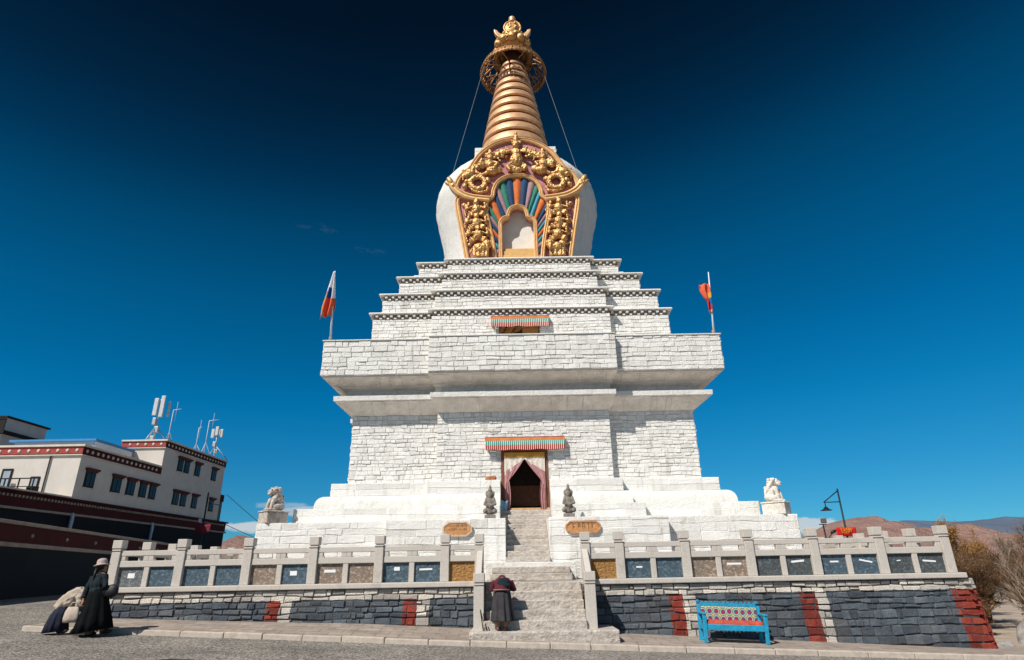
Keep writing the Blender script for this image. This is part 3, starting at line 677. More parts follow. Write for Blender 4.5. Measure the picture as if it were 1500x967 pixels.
# hills
def ridge(name,D,prof,depth,mat,seed,amp):
    xs=rng(prof[0][0],prof[-1][0],150); ys=rng(-1,1,40); mb=MB(); n=len(xs)
    vs=[]
    for v in ys:
        for x in xs:
            p=lerp_tab(x,prof); q=Vector((x*6,v*3+seed,seed)); f=max(0,1-abs(v))**1.15
            nz=noise.fractal(q,1,2,6)*amp*(1-max(0,1-abs(v)*3)*.6)
            vs.append((x*D*(1+.0*v),D+v*depth+ (noise.noise(q)*depth*.1),-2+max(0,(p*D+2)*f*(1+nz))))
    mb.add(vs,[(j*n+i,j*n+i+1,(j+1)*n+i+1,(j+1)*n+i) for j in range(len(ys)-1) for i in range(n-1)],0,True)
    return tag(mb.build(name,mat),kind='structure')
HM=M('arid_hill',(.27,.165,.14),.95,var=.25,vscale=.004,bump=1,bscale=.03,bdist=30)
HB=M('far_haze_hill',(.085,.115,.165),.95,var=.2,vscale=.0012,bump=1,bscale=.005,bdist=40)  # blue of the distant haze is put into the rock colour
ridge('hill',2500,[(.30,.0),(.40,.022),(.46,.037),(.5,.0545),(.53,.060),(.565,.067),(.59,.061),(.623,.049),(.66,.046),(.69,.047),(.721,.053),(.76,.043),(.80,.029),(.9,.02),(1.0,.03),(1.2,.03)],600,[HM],3.3,.55)
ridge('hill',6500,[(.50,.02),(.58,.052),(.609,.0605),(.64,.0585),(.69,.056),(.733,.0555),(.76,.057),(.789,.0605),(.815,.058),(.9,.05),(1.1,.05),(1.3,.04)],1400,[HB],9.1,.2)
ridge('hill',2500,[(-1.3,.03),(-.9,.05),(-.6,.05),(-.47,.046),(-.44,.055),(-.40,.048),(-.3,.03),(-.15,.012),(0,.0)],600,[HM],5.7,.55)

# ------------------------------------------------------------------ window, awnings, curtain
t1=[o for o in ST.children if o.name.startswith('terrace')][0]
mb=MB(); y=-6.96; mb.box(-.97,.81,y-.012,y+.02,10.62,11.2); W1=mb.build('window',[DARKIN],t1)
mb=MB(); mb.box(-.97,-.90,y-.07,y-.013,10.62,11.2); mb.box(.74,.81,y-.07,y-.013,10.62,11.2); mb.box(-.9,.74,y-.07,y-.013,10.62,10.67); mb.build('window_frame',[WOODF],W1)
mb=MB(); mb.box(.05,.735,y-.055,y-.02,10.675,11.2); mb.build('shutter',[M('shutter_wood',(.36,.17,.05),.7,var=.3)],W1)
mb=MB(); vs=[]
for i in range(13):
    t=i/12; zb=10.72+.25*(t**2.2)
    for j in range(5): vs.append((-.9+t*.95,y-.03-.03*math.sin(t*14+j),11.2+(zb-11.2)*j/4))
mb.add(vs,[(i*5+j,i*5+j+1,(i+1)*5+j+1,(i+1)*5+j) for i in range(12) for j in range(4)],0,True); mb.build('window_drape',[M('ochre_cloth',(.30,.13,.03),.9,var=.3)],W1)
CW=M('white_cloth',(.70,.68,.64),.9,var=.08); CT=M('teal_cloth',(.05,.40,.32),.9,var=.2); CR=M('red_cloth',(.52,.055,.035),.9,var=.25); CO=M('orange_cloth',(.62,.20,.07),.9,var=.2); CM=M('maroon_cloth',(.17,.03,.04),.9,var=.3)
def awning(label,x0,x1,ztop,zbot,yw,dep):
    o=thing('awning',label,'awning',(X0+(x0+x1)/2,YC+yw,0)); w=(x1-x0)/2; hh=ztop-zbot
    mb=MB(); mb.box(-w,w,-dep,0,ztop-.03,ztop); mb.box(-w,w,-dep-.012,-dep+.012,ztop-.035,ztop-.03); 
    mb.build('awning_top',[CM],o)
    k=int(2*w/.078); rows=[(ztop-.03,ztop-hh*.30,0),(ztop-hh*.30,ztop-hh*.63,1),(ztop-hh*.63,zbot,2)]
    names=('orange_band','teal_pleats','red_pleats')
    for za,zb,ri in rows:
        mb=MB(); n=k*4
        for i in range(n):
            def P2(i,z):
                u=-w+2*w*i/n; sw=max(0,(ztop-z)/hh)
                d=(.0 if ri==0 else .03*sw)*(1 if (i%4) in(1,2) else -1)+.02*math.sin(i*.21+z*3)*sw+.03*sw
                return (u,-dep-.015-d-(0 if ri==0 else .004*ri),z+.012*math.sin(i*.13)*sw*(1 if z==zbot else 0))
            mi=0 if ri==0 or (i%4)!=0 else 1
            a,b=P2(i,za),P2(i+1,za); c,d=P2(i+1,zb),P2(i,zb); mb.quad(d,c,b,a,mi)
        mb.build(names[ri],[[CO,CT,CR][ri],CW],o)
    for s in (-1,1):
        mb=MB(); mb.box(s*w-.006,s*w+.006,-dep,0,zbot+.15,ztop-.03); mb.build('side_flap',[CR],o)
awning('long pleated cloth awning in red, teal and white hung over the main doorway',-1.55,1.62,6.12,5.60,YB-.01,.24)
awning('short pleated cloth awning in red, teal and white hung over the small upper window',-1.32,1.24,11.55,11.02,-6.97,.22)
cu=thing('door_curtain','pair of faded pink curtains tied back under a yellow cloth in the doorway','curtain',(X0,YC+YB-.06,0))
PK=M('faded_pink_cloth',(.40,.20,.20),.9,var=.3,vscale=9); WP=M('patterned_white_cloth',(.66,.60,.52),.9,var=.2,vscale=18); YO=M('yellow_cloth',(.62,.30,.045),.9,var=.25)
mb=MB(); n=40
def strip(f_top,f_bot,n,m,yf,mi=0):
    vs=[]
    for i in range(n+1):
        for j in range(m+1):
            a=Vector(f_top(i/n)); b=Vector(f_bot(i/n)); q=a.lerp(b,j/m); vs.append((q.x,yf(i/n,j/m),q.y))
    return vs,[(i*(m+1)+j,i*(m+1)+j+1,(i+1)*(m+1)+j+1,(i+1)*(m+1)+j) for i in range(n) for j in range(m)]
vs,fs=strip(lambda t:(-.8+1.6*t,5.52),lambda t:(-.8+1.6*t,5.33),32,3,lambda t,s:-.05-.02*math.sin(t*60)*s); mb.add(vs,fs,0,True); mb.build('yellow_valance',[YO],cu)
mb=MB(); vs,fs=strip(lambda t:(-.8+1.6*t,5.36),lambda t:(-.8+1.6*t,5.36-.10-.62*min(1,abs(t-.5)*2.2)),40,5,lambda t,s:-.03-.02*math.sin(t*50)*s); mb.add(vs,fs,0,True); mb.build('white_panel',[WP],cu)
for s in (-1,1):
    mb=MB()
    def top(t): return (s*(.02+.78*t),5.26-.08*t)
    def bot(t): return (s*(.30+.5*t), 4.62-.32*(t))  
    # swept upper half: from apex out to the tie point at the jamb
    N1,M1=16,14; vs=[]
    for i in range(N1+1):
        t=i/N1
        for j in range(M1+1):
            q=j/M1; z=5.24-.48*t*(1-q)-1.9*q
            inner=.03+.60*min(1,(q/.42))**1.15 if q<.42 else .63+.05*math.sin((q-.42)*9)
            if q>.42: inner=.62-.06*math.sin((q-.42)*5)
            x=inner+(.80-inner)*t
            vs.append((s*x,-.045-.03*math.sin(t*17+q*2.5)*(.3+q)-.05*math.exp(-((q-.45)/.15)**2),z))
    mb.add(vs,[(i*(M1+1)+j,i*(M1+1)+j+1,(i+1)*(M1+1)+j+1,(i+1)*(M1+1)+j) for i in range(N1) for j in range(M1)],0,True)
    mb.build('curtain_half',[PK],cu)
# dark hollow seen between the curtains is the entrance itself

# ------------------------------------------------------------------ blobs: statues
def blob(name,ells,tubes,mat,parent=None,vox=.03,sm=1,folds=0):
    mb=MB()
    for e in ells: mb.ell(e[:3],e[3:6],Matrix.Rotation(e[6],3,e[7]) if len(e)>6 else None)
    for pts,r in tubes: mb.tube(pts,r,8)
    return mb.build(name,[mat] if not isinstance(mat,list) else mat,parent,remesh=vox,smoothit=sm,folds=folds)
LIONW=M('weathered_white_stone',(.66,.62,.56),.9,var=.25,vscale=9,bump=.6,bscale=30,dirt=(.30,.25,.2),dscale=(4,4,4),damt=(.5,.72))
LIONG=M('weathered_grey_stone',(.50,.45,.40),.9,var=.3,vscale=9,bump=.6,bscale=30,dirt=(.27,.19,.14),dscale=(4,4,4),damt=(.45,.7))
def lion(label,x,y,z,rz,mat,mirror):
    o=thing('guardian_lion',label,'statue',(x,y,z),rz,group='stone guardian lions on the base corners')
    mb=MB(); mb.box(-.33,.33,-.40,.40,0,.38); mb.box(-.36,.36,-.43,.43,.38,.44); mb.build('pedestal',[mat],o,bevel=.03)
    # faces -y, sitting upright; built from the pedestal top
    E=[(0,.2,.26,.30,.28,.26),(0,.08,.52,.25,.22,.34),(0,-.08,.66,.24,.18,.24),(0,-.10,1.06,.21,.21,.22),(0,-.29,.98,.16,.12,.13),(0,-.33,.90,.13,.09,.06),(0,-.38,1.05,.07,.06,.05),(0,.04,.86,.24,.18,.22),(0,.36,.5,.11,.1,.26),(0,.36,.78,.09,.09,.12)]
    for s in (-1,1):
        E+=[(s*.25,.02,.20,.12,.24,.18),(s*.19,-.30,.07,.11,.15,.075),(s*.24,-.10,.06,.10,.2,.06),(s*.09,-.29,1.14,.055,.05,.05),(s*.17,-.16,1.24,.06,.06,.07),(s*.2,-.12,.62,.09,.1,.12)]
        for k in range(6): E.append((s*(.235-.012*k),-.12+.065*k,1.16-.10*k,.085,.085,.075)); E.append((s*(.16-.01*k),.10+.03*k,1.22-.13*k,.09,.09,.085))
    for k in range(5): E.append((0,.0+.05*k,1.27-.07*k,.1,.09,.07))
    T=[([(s*.17,-.14,.66),(s*.19,-.24,.36),(s*.19,-.27,.06)],[.12,.095,.09]) for s in (-1,1)]
    bd=blob('lion_body',E,T,mat,o,.024); bd.location=(0,0,.44); bd.scale=(.76,.74,.64)
    return o
lion('grey weathered stone guardian lion on the left corner of the white base, muzzle turned left',-8.66,22.25,2.865,R(-42),LIONG,0)
lion('bright white stone guardian lion on the right corner of the white base, facing right',9.34,22.25,2.865,R(50),LIONW,0)
IDOL=M('dark_weathered_stone',(.20,.175,.15),.9,var=.45,vscale=9,bump=.8,bscale=25)
def idol(label,x):
    o=thing('stone_figure',label,'statue',(x,21.75,2.865),0,group='small dark stone figures beside the stair head')
    mb=MB(); mb.box(-.19,.19,-.16,.16,0,.14); mb.build('plinth',[IDOL],o,bevel=.02)
    blob('carved_figure',[(0,0,.3,.17,.13,.2),(0,0,.55,.14,.11,.2),(0,-.02,.8,.1,.1,.12),(0,0,.95,.08,.08,.09),(0,0,1.05,.05,.05,.1),(-.17,-.06,.26,.08,.1,.1),(.17,-.06,.26,.08,.1,.1),(-.13,-.02,.6,.06,.07,.14),(.13,-.02,.6,.06,.07,.14),(0,-.13,.42,.07,.06,.08),(-.12,0,.85,.05,.04,.1),(.12,0,.85,.05,.04,.1)],
         [([(-.15,-.02,.62),(-.2,-.1,.48),(-.05,-.16,.44)],.045),([(.15,-.02,.62),(.2,-.1,.48),(.05,-.16,.44)],.045),([(0,0,1.05),(0,0,1.16)],[.03,.012])],IDOL,o,.022)
idol('small dark stone figure standing left of the stair head under the doorway',-.88)
idol('small dark stone figure standing right of the stair head under the doorway',1.88)

# wooden plaques on the base wall
PW=M('orange_wood',(.50,.245,.10),.7,var=.35,vscale=9,bump=.5,bscale=30); PWD=M('dark_wood_edge',(.16,.085,.045),.8,var=.3); INK=M('faded_ink',(.13,.075,.045),.9,var=.3)
def plaque(label,x,wd,ht,lines,faded):
    o=thing('wooden_plaque',label,'plaque',(x,YC-9.95-.06,2.52),0,group='eight sided plaques beside the stairs')
    mb=MB(); w,h=wd/2,ht/2; c=h*.75
    def oc(w,h,c): return [(-w,-h*.35),(-w+c,-h),(w-c,-h),(w,-h*.35),(w,h*.35),(w-c,h),(-w+c,h),(-w,h*.35)]
    mb.prism(oc(w,h,c),-.03,.045); mb.build('board',[PW],o,bevel=.012)
    mb=MB(); A,B=oc(w,h,c),oc(w-.05,h-.05,c*.9)
    for i in range(8):
        j=(i+1)%8; vs=[(A[i][0],-.031,A[i][1]),(A[j][0],-.031,A[j][1]),(B[j][0],-.031,B[j][1]),(B[i][0],-.031,B[i][1])]; vs+=[(a,-.05,b) for a,_,b in vs]
        mb.add(vs,[(0,1,2,3),(7,6,5,4),(0,4,5,1),(1,5,6,2),(2,6,7,3),(3,7,4,0)])
    mb.build('raised_edge',[PW if not faded else M('bleached_wood',(.52,.42,.32),.8,var=.25)],o,recalc=True)
    mb=MB(); rr=random.Random(int(x*10))
    for (z,x0,x1,s) in lines:
        u=x0
        while u<x1:
            gw=s*rr.uniform(.55,.8)
            mb.box(u,u+gw,-.036,-.0305,z+s*.42,z+s*.5)                        # head stroke of each letter
            for q in range(rr.choice((1,2,2))): xx=u+gw*rr.uniform(.05,.8); mb.box(xx,xx+s*.11,-.0355,-.0305,z-s*rr.uniform(.15,.5),z+s*.42)
            if rr.random()<.6: mb.box(u+gw*.1,u+gw*.75,-.035,-.0305,z-s*.1,z-s*.0)
            if rr.random()<.4: mb.box(u+gw*.3,u+gw*.7,-.035,-.0305,z+s*.62,z+s*.72)
            u+=gw+s*.25
    mb.build('lettering',[INK],o)
plaque('faded eight sided wooden plaque with lines of small writing, left of the stairs',-1.97,1.0,.48,[(.09,-.3,.3,.07),(-.02,-.3,.32,.07)],True)
plaque('orange eight sided wooden plaque with larger dark Tibetan letters, right of the stairs',2.29,1.2,.40,[(.02,-.38,.40,.17)],False)

# loose cloth and bundles
def cloth(name,label,cat,x,y,z,sx,sy,sz,mat,rz=0,n=7,seed=1):
    rr=random.Random(seed); E=[(rr.uniform(-.6,.6)*sx,rr.uniform(-.5,.5)*sy,sz*rr.uniform(.25,.55),sx*rr.uniform(.3,.55),sy*rr.uniform(.4,.7),sz*rr.uniform(.35,.6)) for _ in range(n)]+[(0,0,sz*.3,sx*.8,sy*.8,sz*.4)]
    o=blob(name,E,[],mat,None,.02,2); o.location=(x,y,z); o.rotation_euler[2]=rz; return tag(o,label,cat)
cloth('cloth_bundle','small heap of brown and orange cloth lying on the white ledge left of the doorway','bundle',-.93,23.72,4.42,.24,.12,.20,M('rust_cloth',(.33,.13,.06),.9,var=.5,vscale=12),seed=4)
cloth('folded_cloth','dark maroon cloth lying on the parapet under the small upper window','cloth',-.85,23.95,10.165,.42,.14,.14,CM,seed=5)
cloth('cloth_heap','small dark grey heap lying on the parapet left of the small upper window','bundle',-3.45,23.9,10.165,.25,.12,.13,M('grey_cloth',(.12,.11,.10),.9,var=.4),seed=6)
mb=MB(); vs=[]
for i in range(9):
    for j in range(13):
        t,q=i/8,j/12; wdt=.15*(1-.35*q); vs.append(((t-.5)*2*wdt,-.03-.03*math.sin(t*11+q*3),-q*.62+.03*math.sin(t*7)))
mb.add(vs,[(i*13+j,i*13+j+1,(i+1)*13+j+1,(i+1)*13+j) for i in range(8) for j in range(12)],0,True)
tag(mb.build('blue_cloth',[M('pale_blue_cloth',(.25,.48,.62),.85,var=.35,vscale=10)],loc=(-.42,23.70,3.66),thick=.01),'pale blue cloth hanging at the left foot of the door curtain','cloth')

# flags on the parapet corners
POLE=M('white_metal_pole',(.68,.69,.70),.5,var=.04,bump=0)
def flagpole(label,x,y,z0,z1,lean,cols,folds):
    o=thing('flagpole',label,'flagpole',(x,y,z0),0,group='flagpoles on the parapet corners'); H=z1-z0
    mb=MB(); mb.tube([(0,0,-.02),(lean*.5,0,H*.5),(lean,0,H)],[.045,.035,.022],8); mb.build('pole',[POLE],o)
    mb=MB(); mb.tube([(0,0,0),(0.0,0,.25)],.07,8); mb.build('socket',[DENT],o)
    folds(o,lean,H)
def cloth_flag(o,path,cols,n=14,m=10,name='flag'):
    # path(t,s) -> point; t down the hang, s across
    mb=MB(); vs=[path(i/n,j/m) for i in range(n+1) for j in range(m+1)]
    mats=[M('flag_cloth',c,.9,var=.12,bump=0) for c,_ in cols]
    fs=[]; ms=[]
    for i in range(n):
        for j in range(m):
            t=(i+.5)/n; s=(j+.5)/m; mi=0
            for k,(c,cond) in enumerate(cols):
                if cond(t,s): mi=k
            a=i*(m+1)+j; fs.append((a,a+1,a+m+2,a+m+1)); ms.append(mi)
    mb.add(vs,fs,0,True); mb.m=ms
    mb.build(name,mats,o,thick=.012)
WHc,BLc,ORc,YEc,RDc=(.72,.72,.74),(.02,.10,.30),(.62,.11,.05),(.60,.30,.05),(.50,.03,.02)
def foldsL(o,lean,H):
    def p(t,s):
        wd=.06+.52*min(1,t*1.35)-.2*max(0,t-.8); x=lean*(1-t*.7)-.42*t*.62+ (s-.45)*wd
        return (x-.02,-.06+.11*math.sin(s*13+t*2)*(.25+t),H-.05-t*2.15-.25*(s-.5)**2*t - (.35*max(0,s-.62)*-1 if t>.6 else 0))
    cloth_flag(o,p,[(WHc,lambda t,s:True),(BLc,lambda t,s:t>.36 and .22<s<.72),(YEc,lambda t,s:t>.42 and s<.24),(ORc,lambda t,s:t>.60 and s>.18),((.45,.25,.2),lambda t,s:t>.9 and s<.3),(WHc,lambda t,s:s>.74 and t<.62)],22,16)
def foldsR(o,lean,H):
    def p(t,s):
        wd=.40*(1-.5*min(1,t*3))+.03+.12*math.sin(t*6); x=lean*(.85)-.04-(1-s)*max(.2,wd)
        return (x,-.05+.09*math.sin(s*9+t*5)*(1-.3*s),H-.62-t*1.35+.05*s)
    cloth_flag(o,p,[(ORc,lambda t,s:True),(YEc,lambda t,s:.3<t<.5 and s>.3),(RDc,lambda t,s:t>.5),(BLc,lambda t,s:.52<t<.72 and s>.6),((.6,.3,.25),lambda t,s:t>.9)],22,12)
flagpole('white flagpole on the left parapet corner with a drooping white, blue and orange flag',-7.62,23.35,10.14,13.5,-.10,None,foldsL)
flagpole('white flagpole on the right parapet corner with a small twisted orange and red flag',8.45,23.35,10.14,13.12,.17,None,foldsR)
WIRE=M('steel_wire',(.20,.22,.25),.6,bump=0)
def wire(name,label,cat,a,b,r,sag=0,group=None):
    a,b=Vector(a),Vector(b); mb=MB(); mb.tube([a.lerp(b,k/14)-Vector((0,0,sag*4*(k/14)*(1-k/14))) for k in range(15)],r,5); return tag(mb.build(name,[WIRE]),label,cat,group)
wire('guy_wire','thin steel guy wire slanting from the gilded umbrella to the left shoulder of the dome','wire',(X0-1.95,YC-.9,32.2),(X0-3.95,YC-1.4,22.7),.013)
wire('guy_wire','thin steel guy wire slanting from the gilded umbrella to the right shoulder of the dome','wire',(X0+1.85,YC-.9,32.2),(X0+3.85,YC-1.4,22.8),.013)

# ------------------------------------------------------------------ bench
BLUE=M('blue_gloss_paint',(.02,.29,.48),.45,var=.25,vscale=12,bump=.2,dirt=(.10,.20,.27),dscale=(4,4,4),damt=(.62,.8))
def floral():
    m,nt,b=newmat('floral_fabric'); v=coords(nt,(1,0,1))
    vo=N(nt,'ShaderNodeTexVoronoi'); vo.inputs['Scale'].default_value=6.2; vo.inputs['Randomness'].default_value=.12; nt.links.new(v,vo.inputs['Vector'])
    c=ramp(nt,vo.outputs['Distance'],[(0,(.45,.02,.05)),(.20,(.50,.03,.06)),(.22,(.02,.09,.25)),(.33,(.03,.13,.30)),(.36,(.70,.64,.45)),(.43,(.68,.60,.36)),(.45,(.06,.26,.20)),(.53,(.10,.32,.24)),(.56,(.68,.50,.22))],'CONSTANT')
    c=mixc(nt,.35,c,ramp(nt,noiseN(nt,v,30,3),[(.4,(.5,.5,.5)),(.6,(1,1,1))]),'MULTIPLY')
    nt.links.new(c,b.inputs['Base Color']); b.inputs['Roughness'].default_value=.9; return m
bx0,bx1=4.42,5.86; by=15.72; zl,zr=pave(4.5,15.8),pave(5.8,15.8); tilt=math.atan2(zr-zl,1.3)
BN=thing('bench','blue painted wooden bench with a floral backrest and a red cushion by the platform wall','bench',((bx0+bx1)/2,15.9,(zl+zr)/2)); BN.rotation_euler=(0,-tilt,0)
hw=(bx1-bx0)/2
for x in (-hw,hw):
    mb=MB(); mb.box(x-.04,x+.04,-.22,-.14,0,.60); mb.build('leg',[BLUE],BN,bevel=.008)
    mb=MB(); mb.prism([(.16,0),(.24,0),(.30,.80),(.23,.80)],x-.04,x+.04,'x'); mb.build('leg',[BLUE],BN,bevel=.008,recalc=True)
    mb=MB(); mb.box(x-.045,x+.045,-.24,.24,.602,.645); mb.build('armrest',[BLUE],BN,bevel=.01)
    mb=MB(); mb.box(x-.025,x+.025,-.138,.17,.28,.36); mb.build('side_rail',[BLUE],BN)
mb=MB(); mb.box(-hw+.042,hw-.042,-.20,-.16,.27,.40); mb.build('seat_rail',[BLUE],BN,bevel=.008)
mb=MB(); mb.box(-hw+.042,hw-.042,-.158,.2,.36,.392); mb.build('seat',[BLUE],BN)
mb=MB(); mb.box(-hw+.042,hw-.042,.24,.29,.77,.84)
for k in range(13): mb.box(-hw+.07+k*.105,-hw+.13+k*.105,.245,.285,.84,.872)
mb.build('top_rail',[BLUE],BN,bevel=.008)
mb=MB(); vs=[]
mb.box(-hw+.045,hw-.045,.20,.255,.43,.768); mb.build('floral_backrest',[floral()],BN,bevel=.02)
mb=MB(); vs=[]
for i in range(31):
    for j in range(7):
        u=-hw+.05+(2*hw-.1)*i/30; yy=-.18+.36*j/6; vs.append((u,yy,.47+.018*math.sin(i*.9+j)*1+.012*math.sin(i*2.3)-(.05 if j in(0,6) else 0)))
n0=len(vs); vs+=[(a,b,.395) for a,b,_ in vs]
fs=[(i*7+j,(i+1)*7+j,(i+1)*7+j+1,i*7+j+1) for i in range(30) for j in range(6)]
for i in range(30): fs+=[(i*7,n0+i*7,n0+(i+1)*7,(i+1)*7),(i*7+6,(i+1)*7+6,n0+(i+1)*7+6,n0+i*7+6)]
for j in range(6): fs+=[(j,j+1,n0+j+1,n0+j),(30*7+j,n0+30*7+j,n0+30*7+j+1,30*7+j+1)]
mb.add(vs,fs,0,True); mb.build('seat_cushion',[M('red_rug_cloth',(.42,.075,.045),.9,var=.35,vscale=14)],BN,recalc=True)
for x in (-hw,hw):
    mb=MB(); mb.box(x-.035,x+.035,.30,.33,.84,.9); mb.build('finial',[BLUE],BN,bevel=.01)

# ------------------------------------------------------------------ people
SKIN=M('sunburnt_skin',(.34,.16,.09),.6,var=.1); BLK=M('black_wool',(.006,.0065,.008),.95,var=.4,bump=.4,bscale=60,spec=.08); NAVY=M('dark_blue_jacket',(.006,.014,.020),.9,var=.4,bump=.4,bscale=50); TAN=M('tan_cloth',(.42,.35,.28),.9,var=.22,vscale=9,bump=.6,bscale=25); PKB=M('dusty_pink_cloth',(.24,.12,.105),.9,var=.25); CHAR=M('charcoal_wool',(.036,.034,.037),.9,var=.4,bump=.4,bscale=60); NVS=M('navy_skirt',(.012,.016,.032),.9,var=.4); HAT=M('beige_hat',(.42,.34,.31),.9,var=.25,vscale=25); SHOE=M('dark_shoe',(.03,.024,.02),.6); HAIR=M('black_hair',(.01,.008,.008),.5); EYE=M('eye',(.015,.012,.01),.3)
def hand(E,T,wr,d,side,s=1.0):
    """palm and five curled fingers from wrist wr along direction d; side = direction of the thumb"""
    wr=Vector(wr); d=Vector(d).normalized(); sd=Vector(side); sd=(sd-d*sd.dot(d)).normalized(); nn=d.cross(sd)
    T.append(([wr,wr+d*.045*s,wr+d*.09*s],[.026*s,.036*s,.034*s]))
    for k,l in enumerate((.070,.080,.074,.058)):
        b=wr+d*.085*s+sd*(.030-.021*k)*s
        T.append(([b,b+d*l*.5*s+nn*.008*s,b+d*l*.85*s+nn*.035*s],[.0105*s,.0098*s,.008*s]))
    b=wr+d*.03*s+sd*.03*s
    T.append(([b,b+sd*.03*s+d*.025*s,b+sd*.035*s+d*.06*s],[.013*s,.011*s,.009*s]))
def head_parts(E,T,c,f,up,s=1.0):
    """head centred at c, looking along f"""
    c,f,up=Vector(c),Vector(f).normalized(),Vector(up).normalized(); r=f.cross(up).normalized()
    def at(a,b,z): return tuple(c+f*a*s+r*b*s+up*z*s)
    E.append((*at(0,0,.02),.085*s,.085*s,.105*s)); E.append((*at(.03,0,-.05),.062*s,.062*s,.075*s)); E.append((*at(.105,0,-.015),.017*s,.017*s,.024*s)); E.append((*at(.085,0,-.06),.028*s,.028*s,.014*s)); E.append((*at(.07,0,-.095),.03*s,.03*s,.025*s))
    for k in (-1,1): E.append((*at(-.005,k*.088,-.01),.014*s,.014*s,.032*s)); E.append((*at(.078,k*.034,.005),.016*s,.016*s,.012*s))
    return at
# walking woman seen from behind, local +y = walking direction
gw=g(-9.27)
WM=thing('person','person in dark blue jacket, long black robe and pale sun hat walking past the platform','person',(-9.27,14.55,gw+.02),0)
WM.scale=(.95,)*3; WM.rotation_euler=(Matrix.Rotation(R(-8),3,'Y')@Matrix.Rotation(R(-22),3,'Z')).to_euler()
E=[];T=[]
at=head_parts(E,T,(0,.05,1.47),(0,1,.05),(0,0,1))
T+=[([(0,.03,1.40),(0,.01,1.30)],[.05,.06]),([(0,.0,1.32),(0,0,1.15),(0,0,.92)],[.12,.15,.16])]
E+=[(0,0,1.26,.20,.11,.10),(0,-.01,1.08,.17,.13,.22),(0,0,.88,.18,.15,.14)]
for s in (-1,1): T.append(([(s*.09,0,.88),(s*.10,.06*s,.48),(s*.10,.10*s,.09)],[.095,.07,.045]))
LA=[(-.19,0,1.28),(-.30,-.06,1.04),(-.30,-.12,.80)]; RA=[(.19,0,1.28),(.27,-.04,1.02),(.20,.18,.92)]
T+=[(LA,[.055,.048,.032]),(RA,[.055,.048,.032])]
hand(E,T,LA[-1],(0,-.15,-1),(.2,1,0)); hand(E,T,RA[-1],(-.3,1,-.1),(0,0,1))
for s in (-1,1): E.append((s*.10,.10*s+.07,.05,.045,.12,.045))
blob('body',E,T,SKIN,WM,.011,1)
for s in (-1,1):
    mb=MB(); mb.ell((s*.11,.11*s+.10,.045),(.056,.145,.05)); mb.build('shoe',[SHOE],WM)
    mb=MB(); mb.ell(at(.088,s*.034,.008),(.010,.010,.008)); mb.build('eye',[EYE],WM)
mb=MB(); mb.loft([(.0,-.03,.10,.345,.38,9,.10,.4),(.0,-.02,.30,.31,.34,9,.09,.5),(0,0,.60,.255,.26,9,.06,.6),(0,0,.86,.215,.20,9,.025,.9),(0,0,.98,.185,.155,9,.01,1)],56); mb.build('robe_skirt',[BLK],WM)
E=[(0,0,1.25,.215,.125,.11),(0,-.02,1.12,.20,.16,.18),(0,-.01,.97,.205,.17,.12),(0,.0,1.35,.085,.08,.05)]
T=[([(-.18,0,1.28),(-.30,-.06,1.04),(-.305,-.115,.84)],[.078,.07,.055]),([(.18,0,1.28),(.28,-.04,1.02),(.215,.14,.93)],[.078,.07,.055])]
blob('jacket',E,T,NAVY,WM,.016,2,(.035,.08))
mb=MB(); mb.ell((0,.03,1.50),(.098,.108,.10)); mb.tube([(0,-.08,1.46),(.01,-.13,1.32),(.0,-.15,1.05)],[.03,.03,.018],8); mb.build('hair',[HAIR],WM)
mb=MB(); mb.lathe([(.17,.0),(.175,.008),(.115,.03),(.112,.045),(.108,.10),(.09,.135),(.05,.155),(.01,.16)],(0,.04,1.52),28); h=mb.build('sun_hat',[HAT],WM)
mb=MB(); mb.tube([(.12,.08,1.33),(-.02,.17,1.1),(-.1,.17,.98)],.012,5); mb.tube([(.12,.05,1.335),(.22,-.14,1.18),(.26,-.12,.98)],.013,5); mb.build('bag_strap',[BLK],WM)
cb=WM.rotation_euler.to_matrix()@Matrix.Scale(.95,3)@Vector((.32,.08,.88)); bag=blob('shoulder_bag',[(0,0,0,.17,.10,.13),(0.02,0,.06,.15,.08,.10)],[],M('black_leather',(.012,.013,.016),.5,var=.3),None,.02,2)
bag.location=WM.location+cb; tag(bag,'black shoulder bag hanging at the hip of the walking person in the sun hat','bag')
# stooped companion behind her: torso folded forward to the right (local +y)
OP=thing('person','stooped person in tan coat and dark pleated skirt behind the one in the hat','person',(-10.12,14.65,g(-10.12)+.02),0)
OP.scale=(.84,)*3; OP.rotation_euler=(Matrix.Rotation(R(-5),3,'Y')@Matrix.Rotation(R(-78),3,'Z')).to_euler()
E=[];T=[]
at=head_parts(E,T,(0,.60,.80),(0,.75,-.65),(0,.65,.75))
T+=[([(0,.0,.62),(0,.22,.82),(0,.44,.86)],[.15,.15,.12]),([(0,.42,.86),(0,.54,.82)],[.06,.052])]
for s in (-1,1): T.append(([(s*.08,0,.60),(s*.09,.03,.34),(s*.09,-.02+.05*s,.07)],[.085,.065,.045])); E.append((s*.09,.05+.05*s,.045,.042,.11,.042))
AR=[(.16,.44,.84),(.20,.46,.62),(.12,.52,.45)]; AL=[(-.16,.44,.84),(-.2,.46,.62),(-.10,.52,.46)]
T+=[(AR,[.05,.045,.03]),(AL,[.05,.045,.03])]; hand(E,T,AR[-1],(-.2,.3,-1),(0,1,0)); hand(E,T,AL[-1],(.2,.3,-1),(0,1,0))
blob('body',E,T,SKIN,OP,.011,1)
for s in (-1,1):
    mb=MB(); mb.ell((s*.09,.06+.05*s,.042),(.05,.13,.046)); mb.build('shoe',[SHOE],OP)
    mb=MB(); mb.ell(at(.088,s*.034,.008),(.010,.010,.008)); mb.build('eye',[EYE],OP)
